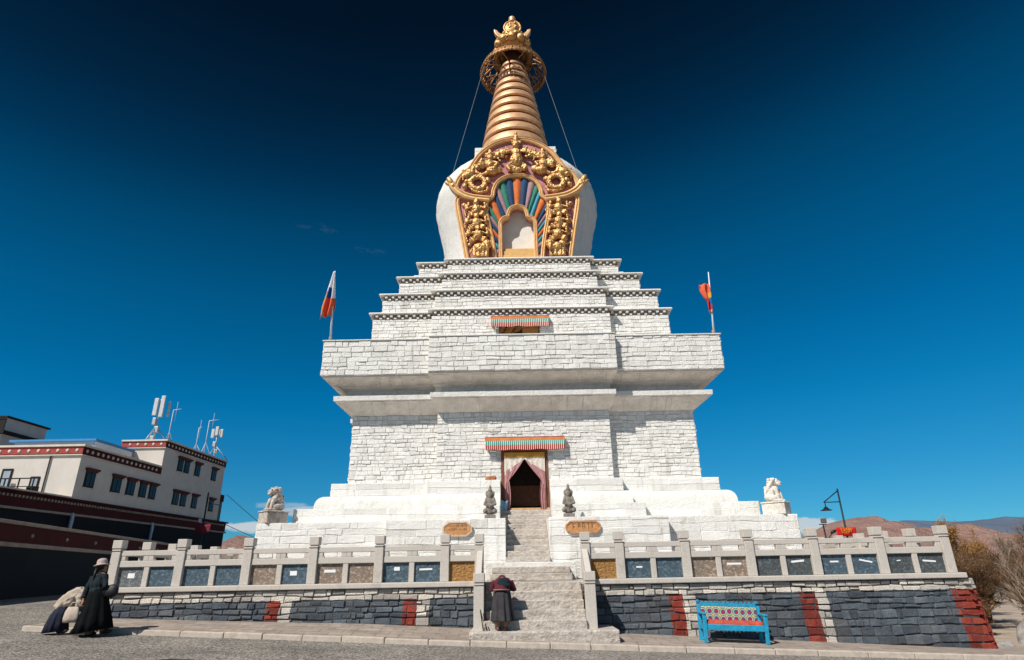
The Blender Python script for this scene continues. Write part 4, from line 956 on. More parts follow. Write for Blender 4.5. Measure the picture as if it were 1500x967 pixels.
mb=MB(); mb.loft([(0,-.11,.05,.26,.28,10,.09,.2),(0,-.09,.25,.23,.245,10,.08,.4),(0,-.05,.46,.20,.21,10,.05,.6),(0,.02,.64,.17,.17,10,.02,.8)],60); mb.build('pleated_skirt',[NVS],OP)
blob('tan_coat',[(0,.1,.72,.2,.25,.12)],[([(0,-.12,.60),(0,.0,.72),(0,.16,.83),(0,.34,.91),(0,.47,.90),(0,.53,.84)],[.15,.19,.205,.20,.16,.10]),([(.17,.42,.87),(.22,.46,.64),(.15,.5,.50)],[.09,.085,.065]),([(-.17,.42,.87),(-.22,.46,.64),(-.13,.5,.50)],[.09,.085,.065]),([(-.08,-.1,.68),(-.05,.2,1.0),(-.02,.42,1.06)],[.04,.05,.04]),([(.10,-.08,.70),(.09,.2,1.0),(.06,.40,1.06)],[.04,.045,.04])],TAN,OP,.014,3,(.05,.10))
blob('head_scarf',[(0,.57,.835,.105,.11,.12),(0,.50,.85,.11,.10,.10)],[],PKB,OP,.018,2)
mb=MB()
sk=[(-.17,-.1),(.17,-.1),(.19,.12),(-.19,.12)]
mb.loft([(0,0,-.20,.20,.11,4,.03,.78),(0,0,-.10,.21,.12,4,.05,.78),(0,0,.06,.19,.11,4,.05,.78),(0,0,.17,.13,.07,4,.04,.78)],24); mb.tube([(-.12,0,.15),(-.06,0,.27),(.06,0,.27),(.12,0,.15)],.012,5)
bg=mb.build('cloth_bag',[M('pale_canvas',(.46,.38,.32),.9,var=.3,vscale=7,bump=.5)]); bg.location=OP.location+OP.rotation_euler.to_matrix()@Vector((.23,.29,.37)); bg.scale=(.85,)*3; bg.rotation_euler=(0,0,R(-5)); tag(bg,'pale canvas bag hanging from the arm of the stooped person','bag')
# worshipper bowing at the foot of the stairs, seen from behind (local +y = towards the stairs)
PR=thing('person','person in a charcoal robe and maroon top bowing at the foot of the staircase','person',(-.36,15.62,-.09),R(-4))
E=[];T=[]
at=head_parts(E,T,(-.02,.42,1.05),(0,.8,-.6),(0,.6,.8))
T+=[([(0,0,.80),(0,.14,1.0),(0,.30,1.06)],[.14,.15,.12]),([(0,.30,1.05),(0,.38,1.04)],[.06,.05])]
for s in (-1,1): T.append(([(s*.08,0,.80),(s*.085,-.01,.42),(s*.085,-.03,.08)],[.09,.065,.045])); E.append((s*.085,.04,.045,.042,.11,.042))
AR=[(.19,.26,1.06),(.26,.30,.86),(.10,.46,.90)]; AL=[(-.19,.26,1.06),(-.27,.30,.86),(-.10,.46,.90)]
T+=[(AR,[.05,.045,.03]),(AL,[.05,.045,.03])]; hand(E,T,AR[-1],(-.5,.6,.4),(0,0,1)); hand(E,T,AL[-1],(.5,.6,.4),(0,0,1))
blob('body',E,T,SKIN,PR,.011,1)
for s in (-1,1):
    mb=MB(); mb.ell((s*.085,.03,.05),(.055,.135,.055)); mb.build('shoe',[M('brown_boot',(.20,.09,.06),.7)],PR)
    mb=MB(); mb.ell(at(.088,s*.034,.008),(.010,.010,.008)); mb.build('eye',[EYE],PR)
mb=MB(); mb.loft([(0.02,-.02,.21,.27,.25,9,.10,.3),(.015,-.01,.24,.265,.245,9,.105,.3),(.01,0,.5,.23,.2,9,.095,.4),(0,.02,.76,.205,.165,9,.06,.5),(0,.03,.90,.195,.15,11,.02,.7)],66); mb.build('robe_skirt',[CHAR],PR)
blob('maroon_top',[(0,.06,.92,.20,.16,.10),(0,.18,1.02,.225,.16,.13),(0,.28,1.07,.2,.1,.1)],[([(.18,.24,1.06),(.27,.28,.88),(.16,.40,.89)],[.085,.075,.055]),([(-.18,.24,1.06),(-.28,.28,.88),(-.16,.40,.89)],[.085,.075,.055])],M('maroon_wool',(.09,.014,.022),.9,var=.3),PR,.015,2,(.03,.08))
blob('dark_shawl',[(.04,.08,1.03,.17,.12,.12),(.06,.0,.97,.15,.08,.07)],[],NAVY,PR,.015,2,(.03,.07))
blob('head_scarf',[(-.03,.40,1.10,.11,.12,.115),(-.03,.32,1.07,.12,.1,.08)],[],M('maroon_scarf',(.12,.022,.03),.9,var=.3),PR,.018,2)
mb=MB(); mb.tube([(-.19,-.12,.885),(0,-.155,.89),(.19,-.12,.885)],.02,6); mb.build('sash',[PKB],PR)
for i,(dx,lab) in enumerate(((-.80,'thin dark stick leaning nearest the left stair post'),(-.72,'thin dark stick leaning in the middle of three by the stair post'),(-.66,'thin dark stick leaning nearest the bowing person'))):
    mb=MB(); mb.tube([(0,0,0),(-.06-.02*i,.12,.32),(-.11-.03*i,.22,.62)],.012,5); tag(mb.build('walking_stick',[BLK],loc=(dx,15.62+.03*i,-.088)),lab,'stick','sticks leaning by the left stair post')

# ------------------------------------------------------------------ left building
BW=M('building_render',(.57,.53,.48),.9,var=.08,vscale=1.5,bump=.2,dirt=(.45,.41,.37),dscale=(1,1,.3),damt=(.55,.85)); BBLK=M('black_wall_paint',(.007,.008,.010),.85,var=.3,vscale=1); BRED=M('oxblood_frieze',(.055,.008,.008),.9,var=.25,vscale=3); BSAL=M('bright_frieze_red',(.33,.06,.05),.9,var=.15); TRIM=M('pale_trim',(.58,.53,.47),.9,var=.15); BEIGE=M('beige_trim',(.30,.25,.21),.9,var=.25)
GLASS=M('dark_window_glass',(.012,.02,.026),.25,var=.2,bump=0,spec=.25); WFR=M('black_window_surround',(.012,.010,.010),.8,bump=0); LINT=M('dark_red_lintel',(.11,.025,.02),.9); ROOFB=M('blue_sheet_roof',(.05,.22,.48),.5,var=.1); BLW=M('bluish_sheet',(.36,.43,.52),.6,var=.1)
XF=-18.8
LB=thing('building','long white building over a black and oxblood ground storey with dotted friezes and rooftop antennas','building',(-25.38, 43.2, -0.46))
LB.scale=(1.35,)*3
def B(name,mat,boxes,par,bevel=0):
    mb=MB()
    for b in boxes: mb.box(b[0]-XF,b[1]-XF,b[2]-32,b[3]-32,b[4],b[5],b[6] if len(b)>6 else 0)
    return mb.build(name,mat,par,bevel=bevel)
low=B('ground_storey',[BBLK],[(-44,XF,12,40.4,-.4,3.62)],LB)
B('lower_trim',[BEIGE],[(-44,XF+.10,12,40.5,3.622,3.71)],LB)
B('oxblood_frieze',[BRED,BEIGE],[(-44,XF+.03,12,40.45,3.712,4.22)]+[(XF+.028,XF+.075,12.1+k*.19,12.19+k*.19,4.06,4.15,1) for k in range(148)],LB)
B('frieze_coping',[BRED],[(-44,XF+.16,12,40.55,4.222,4.30)],LB,.02)
mb=MB(); mb.box(-25,.15,12-32,26-32,4.302,4.36); mb.build('terrace_edge',[TRIM],LB)
w=B('upper_storey',[BW],[(-40,XF,26,32.1,4.302,6.12)],LB)
t=B('tower_storey',[BW],[(-21.15,XF,32.102,39.2,4.303,7.56)],LB)
def frieze(x0,x1,y0,y1,z0,z1,ymat):
    """dotted frieze round the +x and -y sides"""
    mb=MB(); zc=(z0+z1)/2; k=int((y1-y0)/.36)
    mb.box(x0-XF,x1+.05-XF,y0-.05-32,y1-32,z0,z1)
    for i in range(k): mb.ell((x1+.06-XF,y0+.2+i*.36-32,zc),(.04,.075,.075),nu=8,nv=6,mi=1)
    f=mb.build('frieze_band',[BRED,TRIM],LB); mb=MB(); mb.box(x0-XF,x1+.049-XF,y0-.075-32,y0-.052-32,z0+.03,z1)
    k=int((x1-x0)/.42)
    for i in range(min(k,12)): mb.ell((x1-.2-i*.42-XF,y0-.08-32,zc),(.075,.04,.075),nu=8,nv=6,mi=1)
    mb.build('frieze_front',[BSAL,TRIM],f)  # front face in a brighter red than the side
    B('cornice_trim',[TRIM],[(x0,x1+.14,y0-.14,y1+.05,z1+.002,z1+.09),(x0,x1+.08,y0-.085,y1+.02,z0-.05,z0-.002)],f,.012)
frieze(-40,XF,26,32.1,6.17,6.5,1); frieze(-21.15,XF,32.1,39.2,7.61,7.93,1)
def win(y0,y1,z0,z1):
    f=B('window',[WFR],[(XF-.02,XF+.035,y0,y1,z0,z1)],LB)
    B('pane',[GLASS],[(XF+.036,XF+.042,y0+.09,(y0+y1)/2-.03,z0+.07,z1-.07),(XF+.036,XF+.042,(y0+y1)/2+.03,y1-.09,z0+.07,z1-.07)],f)
    B('lintel',[LINT],[(XF,XF+.16,y0-.08,y1+.08,z1+.002,z1+.09),(XF,XF+.10,y0-.03,y1+.03,z1-.06,z1+.001)],f)
    B('sill',[TRIM],[(XF,XF+.06,y0-.03,y1+.03,z0-.05,z0-.002)],f)
for a,b in ((26.5,27.15),(28.35,29.05),(29.5,30.15),(30.55,31.15),(31.4,32.0)): win(a,b,4.85,5.58)
for a,b in ((33.6,34.15),(34.3,34.85),(35.5,36.1),(37.55,38.15)): win(a,b,6.58,7.3)
for a,b in ((33.7,34.3),(34.5,35.1),(35.75,36.35),(37.85,38.4)): win(a,b,4.78,5.5)
def dwin(x0,x1,z0,z1):
    f=B('terrace_door',[WFR],[(x0,x1,25.96,26.02,z0,z1)],LB); B('pane',[M('pale_door_glass',(.30,.36,.42),.2,bump=0)],[(x0+.10,x1-.06,25.95,25.958,z0+.06,z1-.1)],f)
dwin(-20.75,-20.35,4.37,5.25); dwin(-22.05,-21.6,4.37,5.6)
B('drain_pipe',[WFR],[(-20.12,-20.08,25.93,25.97,4.36,6.1),(-22.62,-22.57,25.93,25.97,4.36,6.1)],LB)
B('terrace_railing',[WFR],[(-24,-19.75,24.9,24.94,5.0,5.045),(-24,-19.75,24.9,24.94,4.68,4.71)]+[(-23.9+.59*k,-23.86+.59*k,24.9,24.94,4.36,5.0) for k in range(8)]+[(-24,-19.5,24.86,24.98,4.362,4.47),(-22.1,-21.9,25.3,25.34,4.37,5.9),(-20.2,-19.9,25.2,25.5,4.37,4.75)],LB)
for y in (26.15,32.1):
    mb=MB(); mb.tube([(.10,y-32,3.72),(.14,y-32,3.55),(.12,y-32,2.0)],.075,8); mb.build('downpipe',[BLW],LB)
sh=B('roof_shed',[BLW],[(-24.4,-20.5,29,32.0,6.6,7.36)],LB); B('blue_roof',[ROOFB],[(-24.6,-20.35,28.85,32.05,7.362,7.46)],sh)
B('shed_side_wall',[M('corrugated_white',(.62,.64,.68),.6,var=.1)],[(-20.49,-20.44,29.02,31.98,6.62,7.35)],sh)
# antennas on the roof
AW=M('antenna_white',(.50,.51,.52),.6,var=.15); AG=M('galvanised_steel',(.42,.44,.46),.45,metal=.4)
def mast(label,x,y,h,panels,boxes,legs=True):
    o=thing('antenna_mast',label,'antenna',(x,y,10.25),0,'antennas on the white building roof'); o.scale=(1.2,1.2,1.3)
    mb=MB(); mb.tube([(0,0,0),(0,0,h)],.055,8); mb.build('pole',[AG],o)
    if legs:
        mb=MB()
        for a in (20,150,270): mb.tube([(0,0,h*.42),(.95*math.cos(R(a)),.95*math.sin(R(a)),0.0)],.028,5)
        mb.build('tripod_leg',[AG],o)
    for (px,py,pz,wd,dp,ht) in panels:
        mb=MB(); mb.box(px-wd/2,px+wd/2,py-dp/2,py+dp/2,pz,pz+ht); mb.build('panel_antenna',[AW],o,bevel=.03)
    for (px,py,pz,wd,dp,ht) in boxes:
        mb=MB(); mb.box(px-wd/2,px+wd/2,py-dp/2,py+dp/2,pz,pz+ht); mb.build('radio_unit',[AG],o,bevel=.015)
    return o
mast('antenna mast with tall white panels on the front corner of the roof',-27.27,44.82,2.75,[(-.20,-.12,1.75,.26,.12,1.05),(.20,-.1,1.65,.26,.12,1.3),(.48,.2,1.75,.14,.12,.9)],[(-.1,-.1,1.2,.2,.2,.4),(.1,-.05,.75,.24,.2,.35),(-.08,0,.3,.22,.2,.25)])
mast('antenna mast crowded with small white boxes on the rear corner of the roof',-25.85,51.57,2.25,[(-.28,-.1,1.45,.22,.14,.6),(.02,-.16,1.6,.22,.14,.6),(.30,0,1.5,.2,.14,.55),(.1,.25,1.6,.2,.14,.5)],[(-.1,0,.9,.2,.2,.3),(.08,0,.45,.22,.2,.25)])
def rod(label,x,y,h,arm):
    o=thing('rod_antenna',label,'antenna',(x,y,10.25),0,'antennas on the white building roof'); o.scale=(1.2,1.2,1.3)
    mb=MB(); mb.tube([(0,0,0),(0,0,h)],.024,6); mb.build('rod',[AW],o)
    mb=MB()
    for a in (30,150,270): mb.tube([(0,0,h*.40),(.5*math.cos(R(a)),.5*math.sin(R(a)),0)],.022,5); 
    mb.build('tripod_leg',[AW],o)
    if arm:
        mb=MB(); mb.tube([(0,0,h),(arm*.3,0,h+.02),(arm,0,h+.06)],.022,5); mb.tube([(arm*.4,0,h+.5),(arm*.4,0,h-.7)],.012,5); mb.build('dipole_arm',[AW],o)
rod('thin white rod antenna with a short arm beside the panel mast',-26.80,45.90,2.3,.5)
rod('short thin white rod antenna nearer the middle of the roof',-26.26,49.14,1.75,.2)
rod('tall thin white rod antenna with a long arm near the rear of the roof',-26.06,50.22,2.4,.7)
# pavilion on a house far behind
PV=thing('rooftop_pavilion','dark red topped block on a house far behind, at the left edge','building',(-43.88, 51.3, -0.46)); PV.scale=(1.35,)*3
mb=MB(); mb.box(-2.2,.0,-.6,3.2,0,9.7); mb.build('block_wall',[BW],PV); mb=MB(); mb.box(-1.2,-.02,-.5,3.0,9.9,10.75); mb.build('upper_block',[BW],PV)
mb=MB(); mb.box(-2.35,.25,-.8,3.4,9.702,9.898); mb.box(-1.35,.12,-.65,3.15,10.752,10.86); mb.box(-1.25,-.005,-.56,-.505,9.95,10.7); mb.build('dark_eaves',[WFR],PV)
NBD=thing('house','narrow grey house with a dark red top just past the end of the white building','building',(-27.95, 57.38, -0.46)); NBD.scale=(1.35,)*3
mb=MB(); mb.box(-1.2,.75,-1.2,-.5,0,5.75); mb.build('house_wall',[M('grey_render',(.13,.135,.15),.9,var=.15)],NBD); mb=MB(); mb.box(-1.3,.78,-1.26,-.4,5.752,6.2); mb.build('red_frieze',[BRED],NBD); mb=MB(); mb.box(-1.0,.9,-1.36,-1.21,4.6,4.75); mb.box(-1.0,.9,-1.36,-1.21,3.9,4.02); mb.build('ledge',[TRIM],NBD)
# compound wall in front, along a slightly skewed line and falling with the street
CWL=thing('compound_wall','long black street wall with an oxblood band and beige ledges in front of the white building','wall',(0,0,-.49)); CWL.scale=(1.38,)*3
def cwp(d): return (-13.5-.2*(d-16),d)
def cwslab(name,mat,z0a,z1a,z0b,z1b,o0,bev=0):
    (xa,ya),(xb,yb)=cwp(6),cwp(33); mb=MB(); vs=[]
    for (x,y,z0,z1) in ((xa,ya,z0a,z1a),(xb,yb,z0b,z1b)):
        vs+=[(x-.5,y,z0),(x+o0,y,z0),(x+o0,y,z1),(x-.5,y,z1)]
    mb.add(vs,[(0,1,2,3),(7,6,5,4),(0,4,5,1),(1,5,6,2),(2,6,7,3),(3,7,4,0)]); return mb.build(name,mat,CWL,bevel=bev,recalc=True)
cwslab('black_wall',[BBLK],-.3,2.13,-.3,1.88,0); cwslab('beige_ledge',[BEIGE],2.132,2.25,1.882,2.0,.05,.02); rb_=cwslab('oxblood_band',[BRED],2.252,2.70,2.002,2.45,.015); cwslab('top_ledge',[BEIGE],2.702,2.80,2.452,2.55,.09,.02)
mb=MB()
for k in range(13): x,y=cwp(8+2.0*k); mb.ell((x+.03,y,2.58-.0093*(8+2*k-6)-.12),(.04,.06,.06),nu=8,nv=6)
mb.build('band_studs',[BEIGE],rb_)

# street lamps, banners, wires
IRON=M('dark_iron',(.02,.022,.026),.5,metal=.5,bump=0)
SL=thing('street_lamp','dark street lamp with a bracket arm and a hanging shade beyond the right balustrade','street lamp',(20.95,40,-1.05))
mb=MB(); mb.tube([(0,0,0),(0,0,6.72)],[.075,.05],8); mb.build('pole',[IRON],SL)
mb=MB(); mb.tube([(0,0,6.6),(-1.05,0,5.88)],.035,6); mb.tube([(0,0,5.9),(-1.05,0,5.88)],.032,6); mb.tube([(-.98,0,5.9),(-.98,0,5.55)],.03,6); mb.build('bracket',[IRON],SL)
mb=MB(); mb.lathe([(.04,.20),(.10,.18),(.18,.06),(.34,0),(.34,-.03),(.30,-.03)],(-.98,0,5.40),20); mb.build('lamp_shade',[IRON],SL)
FL=thing('floodlight_post','short dark floodlight post with a square head and a side lamp beyond the right balustrade','street lamp',(19.72,40.3,-1.05))
mb=MB(); mb.tube([(.12,0,0),(0,0,4.55)],.045,6); mb.tube([(-.25,0,4.55),(.22,0,4.55)],.03,5); mb.tube([(.1,0,3.5),(.3,0,3.85),(.55,0,4.05)],.03,5); mb.build('post',[IRON],FL)
mb=MB(); mb.box(-.08,.24,-.1,.1,4.62,4.92); mb.build('floodlight',[M('grey_lamp',(.14,.10,.10),.5)],FL,bevel=.03); mb=MB(); mb.ell((.58,0,4.1),(.24,.13,.09),Matrix.Rotation(-.4,3,'Y')); mb.build('side_lamp',[IRON],FL)
RBN=M('red_banner_cloth',(.52,.015,.012),.8,var=.12); YEL=M('yellow_lettering',(.72,.42,.05),.8)
def banner(label,x,y,z,wd,ht,txt):
    o=thing('red_banner',label,'banner',(x,y,z)); mb=MB(); vs=[]
    for i in range(15):
        for j in range(5): u=i/14; vs.append((-wd/2+wd*u,.04*math.sin(u*9+j*.6),ht*j/4-.03*math.sin(u*math.pi)))
    mb.add(vs,[(i*5+j,(i+1)*5+j,(i+1)*5+j+1,i*5+j+1) for i in range(14) for j in range(4)],0,True); mb.build('cloth',[RBN if txt else M('shaded_crimson',(.16,.02,.035),.9)],o,thick=.015)  # plain banner: its shade is put into the darker crimson
    if txt:
        mb=MB(); rr=random.Random(3)
        for k in range(5):
            u=-wd*.24+wd*.12*k
            for q in range(4): a=rr.uniform(-.045,.045); b=rr.uniform(.12,.36); mb.box(u+a-.012,u+a+.012,-.075,-.06,b,b+.1)
            for q in range(3): b=rr.uniform(.13,.42); mb.box(u-.055,u+.055,-.075,-.06,b,b+.02)
        mb.build('lettering',[YEL],o)
banner('small red cloth banner with yellow lettering on the street lamp pole at the right',20.9,39.88,2.78,1.22,.52,True)
banner('small dark red banner hung in front of the far end of the white building',-22.95,45.90,4.00,1.15,.6,False)
LP=thing('lamp_post','thin dark lamp post with a white globe near the far end of the white building','street lamp',(-23.09, 46.17, -0.59)); LP.scale=(1.35,)*3
mb=MB(); mb.tube([(0,0,0),(0,0,5.55)],.04,6); mb.tube([(0,0,5.0),(.7,0,4.85)],.02,5); mb.tube([(-.3,0,0),(-.3,0,3.9)],.02,5); mb.build('pole',[IRON],LP); mb=MB(); mb.ell((-.22,0,4.05),(.1,.1,.12)); mb.tube([(-.22,0,3.95),(0,0,3.9)],.02,5); mb.build('globe',[AW],LP)
wire('cable','upper overhead cable running from the narrow grey house behind the stupa','cable',(-26.3,55.9,7.9),(-24.6,70.2,3.46),.03,.13,'overhead cables by the grey house')
wire('cable','lower overhead cable running from the narrow grey house behind the stupa','cable',(-26.2,55.9,5.35),(-24.8,70.2,3.19),.03,.07,'overhead cables by the grey house')

# ------------------------------------------------------------------ trees
def bark(n,c): return M(n,c,.95,var=.3,vscale=6,bump=.4)
TWG={'amber':bark('amber_twigs',(.25,.125,.04)),'brown':bark('brown_twigs',(.15,.085,.045)),'pale':bark('pale_twigs',(.40,.31,.24)),'grey':bark('grey_twigs',(.22,.175,.14))}
LFM={'amber':bark('amber_leaves',(.27,.14,.035)),'brown':bark('dry_leaves',(.15,.085,.035)),'pale':bark('few_dry_leaves',(.22,.13,.06)),'grey':bark('dull_leaves',(.16,.12,.06))}
def bare_tree(name,label,x,y,h,spread,kind,seed,stems=1,leaves=0,up=.5,levels=4,nb=(4,6)):
    rr=random.Random(seed); o=thing(name,label,'tree' if stems==1 else 'bush',(x,y,g(x)-.05),0,'bare trees and bushes beside the platform')
    tr,cr=MB(),MB(); tips=[]
    def grow(p,d,l,r,lev,mb):
        pts=[p]; q=p; dd=d
        nseg=3 if lev>1 else 4
        for k in range(nseg):
            dd=(dd+Vector((rr.uniform(-1,1),rr.uniform(-1,1),rr.uniform(-.6,1)*up))*.20).normalized(); q=q+dd*l/nseg; pts.append(q)
        rs=[r*(1-.62*k/nseg) for k in range(nseg+1)]
        mb.tube(pts,rs,6 if lev==0 else (4 if lev==1 else 3))
        if lev>=levels: tips.append((q,dd)); return
        n=rr.randint(*nb)
        for k in range(n):
            t=rr.uniform(.25,1) if lev else rr.uniform(.15,1); i=min(nseg-1,int(t*nseg)); b=pts[i].lerp(pts[i+1],t*nseg-i)
            a=rr.uniform(0,6.28); side=Vector((math.cos(a),math.sin(a),0)); sp=spread*rr.uniform(.6,1.2)
            nd=(dd*(1.0)+side*sp+Vector((0,0,up*.5))).normalized()
            grow(b,nd,l*rr.uniform(.45,.68),max(.004,rs[i]*rr.uniform(.4,.6)),lev+1,cr)
    for s in range(stems):
        a=rr.uniform(0,6.28); lean=0 if stems==1 else rr.uniform(.1,.75)
        d=Vector((math.cos(a)*lean,math.sin(a)*lean,1)).normalized()
        grow(Vector((rr.uniform(-.15,.15)*(stems>1),rr.uniform(-.15,.15)*(stems>1),0)),d,h*rr.uniform(.5,.62),.035*h/ (1.0 if stems==1 else 2.2),0,tr)
    for k in range(leaves):
        q,dd=tips[rr.randrange(len(tips))]; c=q-dd*rr.uniform(0,.25)*h*.2+Vector((rr.gauss(0,.03),rr.gauss(0,.03),rr.gauss(0,.03)))*h; s=rr.uniform(.012,.026)*max(1.4,h*.45)
        a=Vector((rr.gauss(0,1),rr.gauss(0,1),rr.gauss(0,1))).normalized(); b=a.orthogonal().normalized()*s*.6; a*=s
        cr.add([c-a,c+b,c+a,c-b],[(0,1,2,3)],1)
    tr.build('trunk',[TWG[kind]],o); cr.build('crown',[TWG[kind],LFM[kind]],o)
    return o
bare_tree('poplar_tree','tall amber poplar peaking just behind the right end of the balustrade',23.9,34.5,4.5,.35,'amber',11,leaves=5200,up=.9,nb=(6,8))
bare_tree('poplar_tree','lower amber poplar right of the tallest poplar',25.3,35,3.7,.42,'amber',12,leaves=4200,up=.8,nb=(6,8))
bare_tree('poplar_tree','bare grey brown poplar between the amber poplars and the pale bush',24.2,31,3.0,.4,'grey',13,leaves=1800,up=.8,nb=(5,7))
bare_tree('poplar_tree','olive brown tree far right behind the brush',25.6,31,3.3,.5,'brown',14,leaves=3200,up=.7,nb=(5,7))
bare_tree('bush','brown leafless bush hugging the right corner of the platform wall',15.4,22.6,2.3,.8,'brown',21,stems=9,leaves=2600,up=.4,nb=(5,7))
bare_tree('bush','dense brown bush behind the pale twiggy bush',17.4,24.5,2.7,.75,'brown',22,stems=10,leaves=3200,up=.45,nb=(5,7))
bare_tree('bush','grey brown bush at the right edge behind the boulder',17.6,21.8,2.6,.8,'brown',23,stems=10,leaves=2600,up=.4,nb=(5,7))
bare_tree('bush','pale leafless twiggy bush in front of the brown brush by the boulder',15.5,19.9,2.5,.7,'pale',24,stems=3,leaves=20,up=.35,levels=3,nb=(4,6))
bare_tree('bush','low brown bush filling the gap beside the platform corner',14.0,20.4,1.3,.9,'brown',25,stems=8,leaves=1800,up=.25,nb=(4,6))
bare_tree('bush','wide brown bush standing farther back between the poplars and the wall',19.6,28.5,2.9,.8,'brown',26,stems=9,leaves=3000,up=.45,nb=(5,7))
bare_tree('bush','short dark brush low at the foot of the pale bush',16.6,20.9,1.2,1.0,'brown',31,stems=9,leaves=2200,up=.2,nb=(4,6))
bare_tree('autumn_tree','small orange brown tree seen between the base wall and the street lamp',28.3,60,5.0,.5,'amber',27,leaves=3000,up=.7,levels=3,nb=(6,8))
bare_tree('autumn_tree','orange brown tree seen behind the floodlight post',29.8,61,4.4,.55,'amber',28,leaves=2600,up=.7,levels=3,nb=(6,8))
# boulders
def boulder(label,x,y,rx,ry,rz,seed,rot=0):
    bm=bmesh.new(); bmesh.ops.create_icosphere(bm,subdivisions=4,radius=1)
    for v in bm.verts:
        q=v.co*1.1+Vector((seed,0,0)); k=1+.28*noise.noise(q)+.10*noise.noise(q*3)+.03*noise.noise(q*9); v.co*=k; v.co.x*=rx; v.co.y*=ry; v.co.z=max(-.3*rz,v.co.z*rz)
    me=bpy.data.meshes.new('boulder'); bm.to_mesh(me); bm.free(); me.materials.append(M('boulder_rock',(.30,.28,.26),.9,var=.25,vscale=4,bump=.9,bscale=12,bdist=.04))
    for p in me.polygons: p.use_smooth=True
    o=bpy.data.objects.new('boulder',me); COL.objects.link(o); o.location=(x,y,g(x)+.03); o.rotation_euler=(0,0,rot); return tag(o,label,'rock')
boulder('large smooth grey boulder at the right edge in front of the brush',14.55,18.4,.95,.6,.62,2.0,.2)
boulder('small dark stone lying past the right corner of the platform wall',12.7,17.6,.28,.2,.13,5.0)

# ------------------------------------------------------------------ camera, sun, sky
cam=bpy.data.cameras.new('camera'); cam.sensor_width=36; cam.lens=874/1500*36; cam.clip_start=.1; cam.clip_end=30000
co=bpy.data.objects.new('camera',cam); COL.objects.link(co); co.matrix_world=Matrix.Translation((0,0,1.3))@Matrix.Rotation(R(90+21.65),4,'X')@Matrix.Rotation(-.018,4,'Z')
sc.camera=co
AZ,EL=R(-180+40-360),R(47)     # sun behind the camera to the left
sd=Vector((-math.sin(R(40))*math.cos(EL),-math.cos(R(40))*math.cos(EL),math.sin(EL)))
sun=bpy.data.lights.new('sun','SUN'); sun.energy=5; sun.angle=R(.5); sun.color=(1,.95,.87)
so=bpy.data.objects.new('sun',sun); COL.objects.link(so); so.rotation_euler=sd.to_track_quat('Z','Y').to_euler(); so.location=(-20,-20,40)
W=bpy.data.worlds.new('World'); sc.world=W; W.use_nodes=True; nt=W.node_tree; bg=nt.nodes['Background']
sky=N(nt,'ShaderNodeTexSky',sky_type='NISHITA'); sky.sun_disc=False; sky.sun_elevation=EL; sky.sun_rotation=R(220); sky.altitude=3900; sky.air_density=1.0; sky.dust_density=.15; sky.ozone_density=4.0
# deep polarised high-altitude sky: darkest about 90 degrees from the sun, pale at the horizon
tc=N(nt,'ShaderNodeTexCoord'); D=tc.outputs['Generated']
def vdot(v):
    n=N(nt,'ShaderNodeVectorMath',operation='DOT_PRODUCT'); nt.links.new(D,n.inputs[0]); n.inputs[1].default_value=v; return n.outputs['Value']
def mth(op,a,b=0.0,c=0.0,clamp=False):
    n=N(nt,'ShaderNodeMath',operation=op,use_clamp=clamp)
    for i,v in enumerate((a,b,c)):
        if hasattr(v,'links'): nt.links.new(v,n.inputs[i])
        else: n.inputs[i].default_value=v
    return n.outputs[0]
cg=mth('MULTIPLY_ADD',vdot(tuple(sd)),.5,.5)
tz=vdot((-.10,0,1))
pol=ramp(nt,tz,[(.0,(.06,.74,.84)),(.15,(.03,.77,.91)),(.28,(.006,.74,.93)),(.43,(.004,.65,.79)),(.52,(.004,.50,.61)),(.60,(.006,.27,.355)),(.67,(.010,.155,.205)),(.76,(.014,.078,.104)),(.95,(.02,.078,.104))])
pol=mixc(nt,ramp(nt,cg,[(.76,(0,0,0)),(.90,(1,1,1))]),pol,(1.25,.95,.72))  # unseen sky round the sun, tinted warm to warm the shade
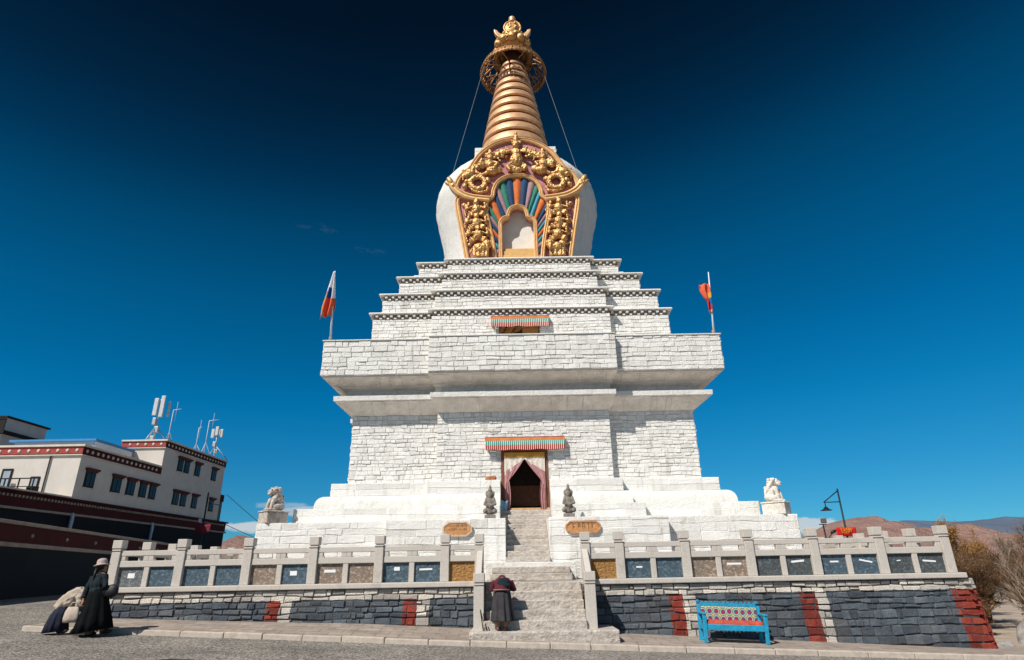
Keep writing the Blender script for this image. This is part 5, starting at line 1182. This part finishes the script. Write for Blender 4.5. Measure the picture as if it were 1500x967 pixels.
el=vdot((0,0,1)); hz=mth('SUBTRACT',1,mth('MULTIPLY',el,4.0),clamp=True); hz=mth('POWER',hz,1.4)
pol=mixc(nt,hz,pol,(.23,.52,.57))
skc=mixc(nt,1,sky.outputs[0],pol,'MULTIPLY')
# a few small clouds low over the horizon and a wisp of cirrus
def cloudmask(dirv,wid,hgt,seedo,sc_,thr):
    d=Vector(dirv).normalized(); rt=d.cross(Vector((0,0,1))).normalized(); up=rt.cross(d)
    u=mth('DIVIDE',vdot(tuple(rt)),wid); v=mth('DIVIDE',vdot(tuple(up)),hgt)
    r2=mth('ADD',mth('MULTIPLY',u,u),mth('MULTIPLY',v,v)); fr_=mth('GREATER_THAN',vdot(tuple(d)),0)
    mp=N(nt,'ShaderNodeMapping'); nt.links.new(D,mp.inputs[0]); mp.inputs['Location'].default_value=seedo; mp.inputs['Scale'].default_value=(1,1,2.2)
    nz=noiseN(nt,mp.outputs[0],sc_,7,.6)
    m=mth('SUBTRACT',mth('ADD',nz,.42),mth('MULTIPLY',r2,.55)); m=mth('MULTIPLY',mth('SUBTRACT',m,thr),5,clamp=True)
    return mth('MULTIPLY',m,fr_)
ccol=(5.6,5.9,6.2)
for dv,wd,hh,so_,sc2,th,am in (((-.4276,1,.066),.036,.011,(3,1,2),38,.55,.85),((.463,1,.0535),.055,.013,(1,5,2),34,.5,.8),((-.335,1,.088),.05,.010,(7,2,1),30,.55,.6),((-.375,1,.098),.06,.008,(7,4,1),30,.66,.35),((-.35,1,.615),.10,.02,(2,2,9),42,.86,.03),((-.27,1,.565),.06,.012,(4,2,9),42,.86,.03)):
    skc=mixc(nt,mth('MULTIPLY',cloudmask(dv,wd,hh,so_,sc2,th),am),skc,ccol)
nt.links.new(skc,bg.inputs['Color']); bg.inputs['Strength'].default_value=.10
vs_=sc.view_settings; vs_.view_transform='Standard'; vs_.look='None'; vs_.exposure=.12; vs_.gamma=1; vs_.use_curve_mapping=False
sc.render.engine='CYCLES'; sc.cycles.max_bounces=6
